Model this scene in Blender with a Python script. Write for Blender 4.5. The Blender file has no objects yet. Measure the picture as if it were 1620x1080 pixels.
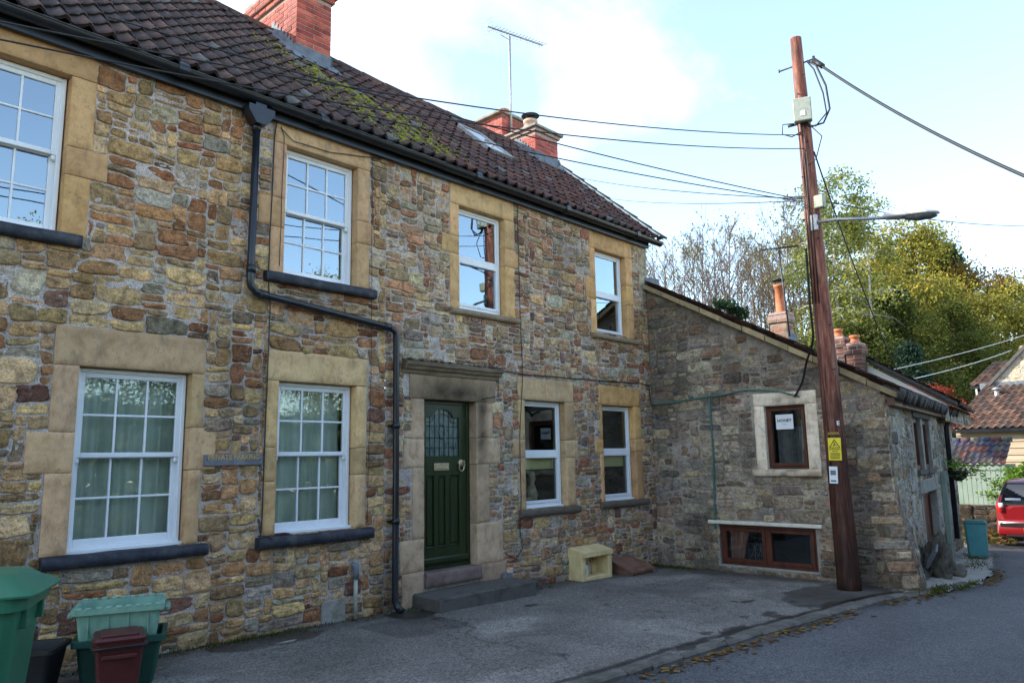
import bpy, math, random
import numpy as np
from mathutils import Matrix, Vector
rs=np.random.RandomState(7)
random.seed(7)
PI=math.pi
scene=bpy.context.scene; COL=scene.collection

# ------------------------------------------------------------------ camera
F_PX,PITCH,ROLL,YAW=1183.27,0.154317,-0.018021,0.821363
CAMP=np.array([0.,-6.823,1.62])
_F=np.array([math.sin(YAW)*math.cos(PITCH),math.cos(YAW)*math.cos(PITCH),math.sin(PITCH)])
_R=np.array([math.cos(YAW),-math.sin(YAW),0.]); _U=np.cross(_R,_F)
R_=math.cos(ROLL)*_R+math.sin(ROLL)*_U; U_=-math.sin(ROLL)*_R+math.cos(ROLL)*_U
cam=bpy.data.cameras.new('camera'); camo=bpy.data.objects.new('camera',cam); COL.objects.link(camo)
cam.sensor_width=36; cam.lens=F_PX/1620*36; cam.clip_start=.05; cam.clip_end=2000
m=Matrix(((R_[0],U_[0],-_F[0],CAMP[0]),(R_[1],U_[1],-_F[1],CAMP[1]),(R_[2],U_[2],-_F[2],CAMP[2]),(0,0,0,1)))
camo.matrix_world=m; scene.camera=camo
def ray(px,py): return _F+(px-810)/F_PX*R_+(540-py)/F_PX*U_
def at(px,py,ax,v):            # measured point: where the sight line meets the plane axis=v
    r=ray(px,py); return CAMP+r*((v-CAMP[ax])/r[ax])
def atd(px,py,d):              # point at forward distance d
    return CAMP+ray(px,py)*d
def gz(x,y=0):
    x=np.asarray(x,float); xc=np.clip(x,0,25)
    return .04-.006*xc-.0009*xc**2-np.clip(x-25,0,40)*.03
# ------------------------------------------------------------------ noise
def _h(i,j,k,s):
    n=(i.astype(np.int64)*374761393+j.astype(np.int64)*668265263+k.astype(np.int64)*2147483647+s*1274126177)&0xffffffff
    n=((n^(n>>13))*1274126177)&0xffffffff; n=n^(n>>16)
    return (n&0xffff)/65535.
def vn(x,y,z=0,s=0):
    x,y,z=np.broadcast_arrays(np.asarray(x,float),np.asarray(y,float),np.asarray(z,float))
    xi,yi,zi=np.floor(x),np.floor(y),np.floor(z); fx,fy,fz=x-xi,y-yi,z-zi
    fx,fy,fz=[f*f*(3-2*f) for f in (fx,fy,fz)]
    o=0
    for a in (0,1):
        for b in (0,1):
            for c in (0,1):
                o=o+_h(xi+a,yi+b,zi+c,s)*(fx if a else 1-fx)*(fy if b else 1-fy)*(fz if c else 1-fz)
    return o*2-1
def fbm(x,y,z=0,s=0,o=4):
    t=0;a=.5;f=1.
    for i in range(o): t=t+a*vn(np.asarray(x)*f,np.asarray(y)*f,np.asarray(z)*f,s+i*17); a*=.5;f*=2.03
    return t
def sstep(a,b,x): t=np.clip((x-a)/(b-a),0,1); return t*t*(3-2*t)
# ------------------------------------------------------------------ mesh builder
class MB:
    def __init__(s): s.V=[];s.F=[];s.n=0;s.C=[];s.hascol=False
    def add(s,V,F,mi=0,col=None,T=None,sm=True):
        V=np.asarray(V,float).reshape(-1,3)
        if T is not None: V=V@np.array(T)[:3,:3].T+np.array(T)[:3,3]
        if isinstance(F,np.ndarray) or (len(F) and len({len(f) for f in F})==1): groups=[np.asarray(F,int)]
        else:
            d={}
            for f in F: d.setdefault(len(f),[]).append(f)
            groups=[np.array(v) for v in d.values()]
        for g in groups: s.F.append((g+s.n,mi,sm))
        s.V.append(V)
        if col is None: c=np.ones((len(V),3))*.5
        else:
            c=np.asarray(col,float); c=np.broadcast_to(c,(len(V),3)); s.hascol=True
        s.C.append(c); s.n+=len(V); return s
    def build(s,name,mats,parent=None,root=None):
        V=np.concatenate(s.V); me=bpy.data.meshes.new(name)
        if parent is not None: loc=np.array(ROOT[parent.name])
        elif root is not None: loc=np.array(root,float)
        else: mn,mx=V.min(0),V.max(0); loc=np.array([(mn[0]+mx[0])/2,(mn[1]+mx[1])/2,mn[2]])
        V=V-loc
        tot=[];vi=[];mi=[];sm=[]
        for g,m_,f_ in s.F:
            tot.append(np.full(len(g),g.shape[1])); vi.append(g.ravel()); mi.append(np.full(len(g),m_)); sm.append(np.full(len(g),f_))
        tot=np.concatenate(tot);vi=np.concatenate(vi);mi=np.concatenate(mi);sm=np.concatenate(sm)
        me.vertices.add(len(V)); me.vertices.foreach_set('co',V.astype(np.float32).ravel())
        me.loops.add(len(vi)); me.loops.foreach_set('vertex_index',vi.astype(np.int32))
        me.polygons.add(len(tot)); st=np.concatenate([[0],np.cumsum(tot)[:-1]])
        me.polygons.foreach_set('loop_start',st.astype(np.int32))
        me.polygons.foreach_set('loop_total',tot.astype(np.int32))
        me.polygons.foreach_set('material_index',mi.astype(np.int32))
        me.polygons.foreach_set('use_smooth',sm.astype(bool))
        if s.hascol:
            at_=me.color_attributes.new('col','FLOAT_COLOR','POINT')
            c=np.concatenate(s.C); c4=np.concatenate([c,np.ones((len(c),1))],1)
            at_.data.foreach_set('color',c4.astype(np.float32).ravel())
        me.update(); me.validate()
        if not isinstance(mats,(list,tuple)): mats=[mats]
        for m_ in mats: me.materials.append(m_)
        o=bpy.data.objects.new(name,me); COL.objects.link(o)
        if parent is not None:
            o.parent=parent; ROOT[o.name]=loc
        else: o.location=loc; ROOT[o.name]=loc
        return o
ROOT={}
def tag(o,label=None,cat=None,group=None,kind=None):
    if label: o['label']=label
    if cat: o['category']=cat
    if group: o['group']=group
    if kind: o['kind']=kind
    return o
def empty(name,loc,label,cat,group=None):
    o=bpy.data.objects.new(name,None); COL.objects.link(o); o.location=loc; o.empty_display_size=.2
    ROOT[o.name]=np.array(loc,float); return tag(o,label,cat,group)
def copy_thing(o,delta,label,name=None):
    delta=np.array(delta,float)
    def rec(q,par):
        c=q.copy(); COL.objects.link(c)
        if par is None: c.location=Vector(np.array(q.location)+delta); ROOT[c.name]=ROOT[q.name]+delta
        else: c.parent=par
        for ch in [x for x in bpy.data.objects if x.parent==q]: rec(ch,c)
        return c
    c=rec(o,None); c['label']=label; return c
def TR(x=0,y=0,z=0,rz=0,rx=0,ry=0):
    return Matrix.Translation((x,y,z))@Matrix.Rotation(rz,4,'Z')@Matrix.Rotation(ry,4,'Y')@Matrix.Rotation(rx,4,'X')
# primitives --------------------------------------------------------
def box(x0,x1,y0,y1,z0,z1,b=.004):
    b=min(b,(x1-x0)/3,(y1-y0)/3,(z1-z0)/3)
    V=[];idx={}
    for sx in (0,1):
        for sy in (0,1):
            for sz in (0,1):
                X=(x0,x1)[sx];Y=(y0,y1)[sy];Z=(z0,z1)[sz]
                dx=b if sx==0 else -b;dy=b if sy==0 else -b;dz=b if sz==0 else -b
                idx[sx,sy,sz]=(len(V),len(V)+1,len(V)+2)   # on x-face, y-face, z-face
                V+= [(X,Y+dy,Z+dz),(X+dx,Y,Z+dz),(X+dx,Y+dy,Z)]
    F=[]
    def f(a,flip): F.append(tuple(a[::-1]) if flip else tuple(a))
    for s_ in (0,1):
        f([idx[s_,0,0][0],idx[s_,1,0][0],idx[s_,1,1][0],idx[s_,0,1][0]],s_==0)
        f([idx[0,s_,0][1],idx[0,s_,1][1],idx[1,s_,1][1],idx[1,s_,0][1]],s_==0)
        f([idx[0,0,s_][2],idx[1,0,s_][2],idx[1,1,s_][2],idx[0,1,s_][2]],s_==0)
    for a in (0,1):
        for c in (0,1):
            f([idx[a,c,0][0],idx[a,c,0][1],idx[a,c,1][1],idx[a,c,1][0]],(a+c)%2==1)
            f([idx[a,0,c][0],idx[a,1,c][0],idx[a,1,c][2],idx[a,0,c][2]],(a+c)%2==1)
            f([idx[0,a,c][1],idx[0,a,c][2],idx[1,a,c][2],idx[1,a,c][1]],(a+c)%2==0)
            for d in (0,1): f(list(idx[a,c,d]),(a+c+d)%2==0)
    return V,F
def tube(pts,r,n=8,cap=True):
    P=np.array(pts,float); m_=len(P); r=np.broadcast_to(np.asarray(r,float),(m_,))
    Tn=np.gradient(P,axis=0); Tn/=np.linalg.norm(Tn,axis=1)[:,None]+1e-12
    up=np.array([0,0,1.]) if abs(Tn[0][2])<.9 else np.array([1.,0,0])
    V=[];prev=None
    for i in range(m_):
        if prev is None: a=np.cross(Tn[i],up)
        else: a=prev-Tn[i]*(prev@Tn[i])
        a/=np.linalg.norm(a)+1e-12; prev=a; b=np.cross(Tn[i],a)
        th=np.arange(n)*2*PI/n
        V.append(P[i]+r[i]*(np.cos(th)[:,None]*a+np.sin(th)[:,None]*b))
    V=np.concatenate(V); F=[]
    for i in range(m_-1):
        for j in range(n):
            k=(j+1)%n; F.append((i*n+j,i*n+k,(i+1)*n+k,(i+1)*n+j))
    if cap: F.append(tuple(range(n))[::-1]); F.append(tuple((m_-1)*n+j for j in range(n)))
    return V,F
def lathe(prof,c,n=16,axis='z'):
    V=[];F=[];m_=len(prof)
    for r,h in prof:
        for j in range(n):
            t=2*PI*j/n
            p=(r*math.cos(t),r*math.sin(t),h)
            if axis=='y': p=(p[0],p[2],p[1])
            V.append((p[0]+c[0],p[1]+c[1],p[2]+c[2]))
    for i in range(m_-1):
        for j in range(n):
            k=(j+1)%n;F.append((i*n+j,i*n+k,(i+1)*n+k,(i+1)*n+j))
    F.append(tuple(range(n))[::-1]);F.append(tuple((m_-1)*n+j for j in range(n)))
    return V,F
def prism(poly,y0,y1,plane='xz'):
    n=len(poly);V=[]
    for y in (y0,y1):
        for a,b in poly:
            V.append((a,y,b) if plane=='xz' else ((y,a,b) if plane=='yz' else (a,b,y)))
    F=[tuple(range(n)),tuple(range(n,2*n))[::-1]]
    for i in range(n):
        j=(i+1)%n;F.append((j,i,n+i,n+j))
    return V,F
def grid(nx,ny):
    i=np.arange(nx-1)[:,None];j=np.arange(ny-1)[None,:]
    a=(i*ny+j);return np.stack([a,a+ny,a+ny+1,a+1],-1).reshape(-1,4)
# ------------------------------------------------------------------ materials
def nt(name):
    m_=bpy.data.materials.new(name); m_.use_nodes=True; t=m_.node_tree; t.nodes.clear()
    out=t.nodes.new('ShaderNodeOutputMaterial'); return m_,t,out
def N(t,ty,**kw):
    n=t.nodes.new(ty)
    for k,v in kw.items():
        if k.startswith('i_'): 
            key=k[2:]; key=int(key) if key.isdigit() else key.replace('_',' ')
            n.inputs[key].default_value=v
        else: setattr(n,k,v)
    return n
def noise(t,co,scale,detail=5,rough=.55,dist=0):
    n=N(t,'ShaderNodeTexNoise'); n.inputs['Scale'].default_value=scale;n.inputs['Detail'].default_value=detail
    n.inputs['Roughness'].default_value=rough;n.inputs['Distortion'].default_value=dist
    t.links.new(co,n.inputs['Vector']); return n.outputs['Fac']
def ramp(t,fac,stops):
    r=N(t,'ShaderNodeValToRGB'); e=r.color_ramp.elements
    while len(e)<len(stops): e.new(.5)
    for q,(p,c) in zip(e,stops): q.position=p; q.color=(*c,1) if len(c)==3 else c
    t.links.new(fac,r.inputs[0]); return r.outputs[0]
def mixc(t,fac,a,b,mode='MIX'):
    n=N(t,'ShaderNodeMix',data_type='RGBA',blend_type=mode)
    for s_,v in ((0,fac),(6,a),(7,b)):
        if hasattr(v,'links') or hasattr(v,'is_linked'): t.links.new(v,n.inputs[s_])
        else: n.inputs[s_].default_value=v if s_==0 else (*v,1)
    return n.outputs[2]
def bump(t,h,strength,dist=.01,prev=None):
    b=N(t,'ShaderNodeBump'); b.inputs['Strength'].default_value=strength;b.inputs['Distance'].default_value=dist
    t.links.new(h,b.inputs['Height'])
    if prev: t.links.new(prev,b.inputs['Normal'])
    return b.outputs[0]
def geo(t,scale=(1,1,1)):
    g=N(t,'ShaderNodeNewGeometry')
    if scale==(1,1,1): return g.outputs['Position']
    mp=N(t,'ShaderNodeMapping'); mp.inputs['Scale'].default_value=scale; t.links.new(g.outputs['Position'],mp.inputs[0]); return mp.outputs[0]
def pbsdf(t,out,base,rough=.7,metal=0,nrm=None,spec=.5,alpha=None,extra=None):
    p=N(t,'ShaderNodeBsdfPrincipled')
    if hasattr(base,'is_linked'): t.links.new(base,p.inputs['Base Color'])
    else: p.inputs['Base Color'].default_value=(*base,1)
    if hasattr(rough,'is_linked'): t.links.new(rough,p.inputs['Roughness'])
    else: p.inputs['Roughness'].default_value=rough
    p.inputs['Metallic'].default_value=metal; p.inputs['Specular IOR Level'].default_value=spec
    if nrm: t.links.new(nrm,p.inputs['Normal'])
    t.links.new(p.outputs[0],out.inputs[0]); return p
def mat(name,c1,c2,scale=6,rough=.7,bs=40,bst=.3,bd=.005,metal=0,c3=None,stretch=(1,1,1),spec=.4,att=False,detail=6):
    m_,t,out=nt(name); co=geo(t,stretch)
    st=[(.35,c1),(.65,c2)] if c3 is None else [(.3,c1),(.5,c2),(.72,c3)]
    base=ramp(t,noise(t,co,scale,detail,.6),st)
    if att:
        a=N(t,'ShaderNodeAttribute',attribute_name='col'); base=mixc(t,1,base,a.outputs[0],'MULTIPLY')
    nr=bump(t,noise(t,co,bs,6,.65),bst,bd)
    pbsdf(t,out,base,rough,metal,nr,spec); return m_
M={}
def stone_mat(name,grime=0):
    m_,t,out=nt(name); co=geo(t)
    a=N(t,'ShaderNodeAttribute',attribute_name='col').outputs[0]
    n1=noise(t,co,14,6,.65,.4); n2=noise(t,co,70,5,.7); n3=noise(t,co,5,4,.6)
    c=mixc(t,1,a,ramp(t,n1,[(.3,(.38,.35,.34)),(.5,(.95,.95,.95)),(.72,(1.5,1.42,1.3))]),'MULTIPLY')
    c=mixc(t,1,c,ramp(t,n2,[(.32,(.5,.5,.5)),(.52,(1.02,1.02,1.02)),(.72,(1.45,1.42,1.38))]),'MULTIPLY')
    r=ramp(t,noise(t,co,6.5,4,.6,1.),[(.54,(0,0,0)),(.7,(1,1,1))])
    c=mixc(t,r,c,mixc(t,.5,c,(.25,.115,.045)))
    # lichen flecks
    fl=ramp(t,noise(t,co,38,2,.5),[(.66,(0,0,0)),(.72,(1,1,1))]); c=mixc(t,fl,c,mixc(t,.55,c,(.42,.41,.37)))
    if grime:
        g=ramp(t,noise(t,co,1.3,5,.65,.3),[(.42,(0,0,0)),(.6,(1,1,1))])
        c=mixc(t,g,c,mixc(t,.62,c,(.07,.062,.052)))
    vo=N(t,'ShaderNodeTexVoronoi');vo.inputs['Scale'].default_value=24;mpv=N(t,'ShaderNodeMapping');mpv.inputs['Scale'].default_value=(.7,.7,1.3);t.links.new(co,mpv.inputs[0]);t.links.new(mpv.outputs[0],vo.inputs['Vector'])
    nr=bump(t,vo.outputs['Distance'],.55,.012);nr=bump(t,n1,.9,.018,nr); nr=bump(t,n2,.8,.006,nr)
    pbsdf(t,out,c,.88,0,nr,.25); return m_
M['stone']=stone_mat('rubble_stone')
M['stone_grimy']=stone_mat('weathered_rubble',1)
def mortar_mat(name,ca,cb,grime=0):
    m_,t,out=nt(name);co=geo(t)
    n1=noise(t,co,10,6,.7);n2=noise(t,co,110,4,.7)
    c=ramp(t,n1,[(.3,ca),(.7,cb)])
    c=mixc(t,1,c,ramp(t,n2,[(.36,(.34,.33,.32)),(.56,(1.14,1.14,1.14))]),'MULTIPLY')
    c=mixc(t,ramp(t,noise(t,co,2.2,5,.7),[(.5,(0,0,0)),(.75,(1,1,1))]),c,mixc(t,.6,c,(.13,.105,.08)))
    if grime:
        g=ramp(t,noise(t,co,1.3,5,.65,.3),[(.42,(0,0,0)),(.6,(1,1,1))]); c=mixc(t,g,c,mixc(t,.7,c,(.08,.07,.058)))
    # vertex tone: damp near the ground and other darker areas
    a=N(t,'ShaderNodeAttribute',attribute_name='col').outputs[0]; c=mixc(t,1,c,a,'MULTIPLY')
    nr=bump(t,n1,.7,.02); nr=bump(t,n2,.6,.006,nr)
    pbsdf(t,out,c,.92,0,nr,.2); return m_
M['mortar']=mortar_mat('lime_mortar',(.36,.30,.265),(.72,.635,.58))
M['mortar_grimy']=mortar_mat('weathered_mortar',(.34,.29,.24),(.54,.48,.41),1)
M['mortar_pale']=mortar_mat('whitewashed_mortar',(.36,.33,.29),(.56,.54,.5))
def ashlar_mat(name):
    m_,t,out=nt(name);co=geo(t)
    a=N(t,'ShaderNodeAttribute',attribute_name='col').outputs[0]
    n1=noise(t,co,7,7,.68,.3);n2=noise(t,co,130,4,.7);n3=noise(t,geo(t,(1,1,.35)),11,5,.7)
    c=mixc(t,1,a,ramp(t,n1,[(.3,(.8,.66,.56)),(.5,(1.12,1.0,.92)),(.72,(1.3,1.2,1.12))]),'MULTIPLY')
    c=mixc(t,ramp(t,n3,[(.52,(0,0,0)),(.74,(.85,.85,.85))]),c,mixc(t,.65,c,(.15,.125,.095)));c=mixc(t,ramp(t,noise(t,co,26,4,.6),[(.62,(0,0,0)),(.7,(.8,.8,.8))]),c,mixc(t,.5,c,(.1,.085,.06)))
    c=mixc(t,1,c,ramp(t,n2,[(.25,(.75,.75,.75)),(.6,(1.06,1.06,1.06))]),'MULTIPLY')
    nr=bump(t,n1,.5,.012);nr=bump(t,n2,.7,.004,nr)
    pbsdf(t,out,c,.85,0,nr,.25);return m_
M['ashlar']=ashlar_mat('dressed_limestone')
def tile_mat(name,moss):
    m_,t,out=nt(name);co=geo(t)
    a=N(t,'ShaderNodeAttribute',attribute_name='col').outputs[0]
    n1=noise(t,co,16,6,.7);n2=noise(t,co,90,4,.7)
    c=mixc(t,1,a,ramp(t,n1,[(.3,(.45,.45,.47)),(.55,(1,1,1)),(.75,(1.5,1.4,1.35))]),'MULTIPLY')
    c=mixc(t,ramp(t,noise(t,co,30,4,.6),[(.6,(0,0,0)),(.7,(1,1,1))]),c,mixc(t,.5,c,(.22,.2,.2)))
    nr=bump(t,n1,.5,.012);nr=bump(t,n2,.4,.004,nr)
    pbsdf(t,out,c,.8,0,nr,.35);return m_
M['tile']=tile_mat('clay_tile',0)
M['moss']=mat('moss',(.09,.1,.015),(.22,.23,.03),20,.95,120,.8,.01,c3=(.32,.3,.045))
M['lead']=mat('lead',(.09,.105,.13),(.17,.195,.23),8,.75,30,.3)
M['black_paint']=mat('black_gutter_plastic',(.006,.008,.013),(.014,.018,.026),5,.3,60,.1,spec=.5)
M['sill_paint']=mat('black_sill_paint',(.008,.01,.018),(.022,.026,.038),9,.6,50,.8,.008,c3=(.07,.07,.075))
M['white']=mat('white_window_paint',(.72,.74,.78),(.8,.82,.84),3,.35,60,.05)
M['brick_mortar']=mat('brick_mortar',(.3,.2,.17),(.4,.3,.27),20,.9)
M['brick']=mat('red_brick',(.55,.5,.5),(1.15,1.1,1.05),5,.85,80,.4,att=True)
M['terracotta']=mat('terracotta',(.42,.12,.05),(.55,.2,.09),12,.7,50,.2)
M['terracotta_pale']=mat('pale_terracotta',(.5,.33,.25),(.6,.42,.33),12,.7,50,.2)
M['metal_dark']=mat('dark_metal',(.03,.03,.032),(.07,.07,.07),20,.5,metal=.5)
M['galv']=mat('galvanised_metal',(.3,.31,.32),(.45,.46,.47),25,.45,60,.1,metal=.6)
M['wire']=mat('black_cable',(.012,.012,.014),(.02,.02,.022),10,.5)
M['white_wire']=mat('white_cable',(.6,.6,.58),(.7,.7,.68),10,.5)
M['green_cable']=mat('green_cable',(.03,.13,.115),(.06,.19,.17),8,.6)
M['door_green']=mat('green_door_paint',(.013,.024,.008),(.022,.038,.013),5,.3,30,.2,.003,stretch=(3,3,.6),spec=.5)
M['brass']=mat('aged_brass',(.45,.36,.22),(.6,.5,.33),30,.4,metal=.7)
M['door_stone']=mat('grey_step_stone',(.045,.042,.04),(.1,.09,.082),7,.85,50,.6,.008,c3=(.07,.075,.06))
M['step_pink']=mat('pink_step_stone',(.13,.085,.08),(.22,.16,.14),8,.85,50,.5,.008)
M['curtain']=mat('net_curtain',(.6,.66,.58),(.78,.82,.76),5,.9,60,.2,stretch=(1,1,.3))
M['pink_curtain']=mat('pink_curtain',(.5,.2,.16),(.62,.36,.3),8,.9,stretch=(3,3,.3))
M['room']=mat('dark_room_shade',(.05,.05,.045),(.07,.068,.06),3,.95)  # room walls coloured nearly black to stand for unlit depth
M['blind']=mat('cream_blind',(.75,.66,.32),(.82,.74,.4),6,.9)
M['ochre']=mat('painted_ornament',(.35,.28,.16),(.6,.55,.42),14,.5)
M['brownwood']=mat('varnished_window_wood',(.05,.014,.008),(.11,.032,.016),8,.45,50,.3,stretch=(1,1,.3))
M['cream']=mat('cream_paint',(.62,.58,.46),(.72,.69,.6),6,.8,40,.6,.006,c3=(.5,.47,.4))
M['whiterender']=mat('white_render',(.66,.65,.6),(.74,.73,.69),3,.85,60,.3)
M['grp']=mat('cream_meter_plastic',(.6,.46,.22),(.76,.61,.33),7,.55,40,.3)
M['meter_lid']=mat('brown_meter_plastic',(.16,.075,.05),(.24,.13,.095),8,.6,40,.3)
M['pole']=None
M['bin_green']=mat('green_bin_plastic',(.02,.13,.07),(.028,.16,.09),4,.38,300,.15,.001)
M['box_teal']=mat('pale_green_box_plastic',(.14,.29,.215),(.23,.4,.315),8,.5,200,.15,.001)
M['box_green']=mat('dark_green_box_plastic',(.012,.06,.045),(.02,.085,.065),6,.5,200,.15,.001)
M['caddy']=mat('maroon_caddy_plastic',(.07,.014,.014),(.1,.022,.02),6,.4,250,.15,.001)
M['black_box']=mat('black_box_plastic',(.008,.009,.011),(.015,.016,.019),6,.45,200,.15,.001)
M['galvbox']=mat('grey_junction_plastic',(.28,.3,.25),(.4,.42,.37),12,.6,60,.2,c3=(.2,.24,.13))
M['yellow']=mat('yellow_sign',(.75,.6,.02),(.82,.66,.03),8,.5)
M['ink']=mat('black_print',(.01,.01,.01),(.015,.015,.015),5,.6)
M['paper']=mat('white_paper',(.7,.74,.78),(.78,.8,.83),8,.8)
M['slate_sign']=mat('slate_nameplate',(.13,.13,.15),(.2,.2,.22),15,.7)
M['gilt']=mat('faded_gilt',(.5,.3,.07),(.6,.4,.12),15,.6)
def leafmat(name,trans=.35):
    m_,t,out=nt(name)
    a=N(t,'ShaderNodeAttribute',attribute_name='col').outputs[0]
    d=N(t,'ShaderNodeBsdfDiffuse');t.links.new(a,d.inputs[0])
    tr=N(t,'ShaderNodeBsdfTranslucent');t.links.new(a,tr.inputs[0])
    mx=N(t,'ShaderNodeMixShader');mx.inputs[0].default_value=trans
    t.links.new(d.outputs[0],mx.inputs[1]);t.links.new(tr.outputs[0],mx.inputs[2]);t.links.new(mx.outputs[0],out.inputs[0]);return m_
M['leaf']=leafmat('foliage')
M['bark']=mat('bark',(.05,.04,.032),(.12,.1,.085),8,.9,30,.6,.02)
M['bark_pale']=mat('birch_bark',(.3,.28,.25),(.5,.48,.44),4,.8,30,.4,.02,c3=(.12,.1,.09),stretch=(1,1,2.5))
M['twig']=mat('twig_bark',(.1,.075,.06),(.17,.13,.11),6,.9)
def glass_mat(name,tint=(.8,.86,.88),refl=.12,mult=2.2):
    m_,t,out=nt(name)
    tr=N(t,'ShaderNodeBsdfTransparent');tr.inputs[0].default_value=(*tint,1)
    gl=N(t,'ShaderNodeBsdfGlossy');gl.inputs['Roughness'].default_value=.005;gl.inputs[0].default_value=(.8,.92,1,1)  # gloss tinted blue so the mirrored sky looks bluer
    nr=bump(t,noise(t,geo(t),1.6,2,.5),.06,.02);t.links.new(nr,gl.inputs['Normal'])
    fr=N(t,'ShaderNodeFresnel');fr.inputs[0].default_value=1.5
    ma=N(t,'ShaderNodeMath',operation='MULTIPLY_ADD',use_clamp=True);ma.inputs[1].default_value=mult;ma.inputs[2].default_value=refl
    t.links.new(fr.outputs[0],ma.inputs[0])
    mx=N(t,'ShaderNodeMixShader');t.links.new(ma.outputs[0],mx.inputs[0]);t.links.new(tr.outputs[0],mx.inputs[1]);t.links.new(gl.outputs[0],mx.inputs[2])
    t.links.new(mx.outputs[0],out.inputs[0]);return m_
M['glass']=glass_mat('window_glass',refl=.2)
M['glass_low']=glass_mat('curtained_window_glass',(.88,.93,.9),.03,1.7)
M['glass_dim']=glass_mat('old_glass',(.6,.66,.66),.04,1.6)
def pole_mat():
    m_,t,out=nt('creosoted_pole_wood');co=geo(t,(1,1,.12))
    n1=noise(t,co,22,6,.65);n2=noise(t,geo(t),2.5,4,.6)
    c=ramp(t,n1,[(.32,(.05,.014,.01)),(.5,(.2,.06,.035)),(.68,(.36,.17,.12))]);n4=noise(t,geo(t,(1,1,.03)),60,3,.6);c=mixc(t,ramp(t,n4,[(.6,(0,0,0)),(.66,(1,1,1))]),c,(.02,.008,.006))
    c=mixc(t,ramp(t,n2,[(.4,(0,0,0)),(.7,(1,1,1))]),c,mixc(t,.5,c,(.06,.022,.016)))
    a=N(t,'ShaderNodeAttribute',attribute_name='col').outputs[0];c=mixc(t,1,c,a,'MULTIPLY')
    pbsdf(t,out,c,.65,0,bump(t,n1,.6,.006),.35);return m_
M['pole']=pole_mat()
def asphalt(name,ca,cb,att=True,rough=.75):
    m_,t,out=nt(name);co=geo(t)
    n1=noise(t,co,.9,6,.65);n2=noise(t,co,160,3,.8);n3=noise(t,co,14,5,.7)
    c=ramp(t,n1,[(.3,ca),(.7,cb)])
    c=mixc(t,1,c,ramp(t,n2,[(.3,(.5,.5,.5)),(.55,(1,1,1)),(.75,(1.7,1.7,1.7))]),'MULTIPLY')
    c=mixc(t,1,c,ramp(t,n3,[(.3,(.75,.75,.75)),(.7,(1.2,1.2,1.2))]),'MULTIPLY')
    n5=noise(t,co,55,2,.8);c=mixc(t,1,c,ramp(t,n5,[(.36,(.42,.42,.43)),(.5,(1,1,1)),(.66,(1.75,1.74,1.7))]),'MULTIPLY')
    rg=rough
    if att:
        a=N(t,'ShaderNodeAttribute',attribute_name='col').outputs[0];c=mixc(t,1,c,a,'MULTIPLY')
        rg=ramp(t,a,[(.1,(.35,.35,.35)),(.7,(rough,rough,rough))])
    nr=bump(t,n2,.7,.004);nr=bump(t,n3,.4,.01,nr)
    pbsdf(t,out,c,rg,0,nr,.4);return m_
M['forecourt']=asphalt('worn_asphalt',(.11,.102,.094),(.21,.198,.182))
M['road']=asphalt('road_asphalt',(.068,.071,.08),(.10,.103,.113))
M['kerb']=mat('kerb_stone',(.06,.056,.05),(.14,.13,.115),6,.85,50,.7,.01)
M['grass']=mat('verge_soil',(.05,.05,.025),(.1,.1,.04),5,.95,30,.8,.03,c3=(.06,.08,.02))
M['plank']=mat('weathered_boards',(.36,.275,.18),(.5,.4,.29),3,.8,20,.3,stretch=(1,.15,3))
M['shedgreen']=mat('sage_green_boards',(.19,.26,.21),(.25,.31,.26),4,.7,20,.2)
M['concrete']=mat('concrete_apron',(.2,.19,.17),(.32,.3,.27),4,.9,40,.6,.012,c3=(.12,.13,.08))
EXPO=1.3; CLOUD=(7.2,7.5,7.8)
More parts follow.
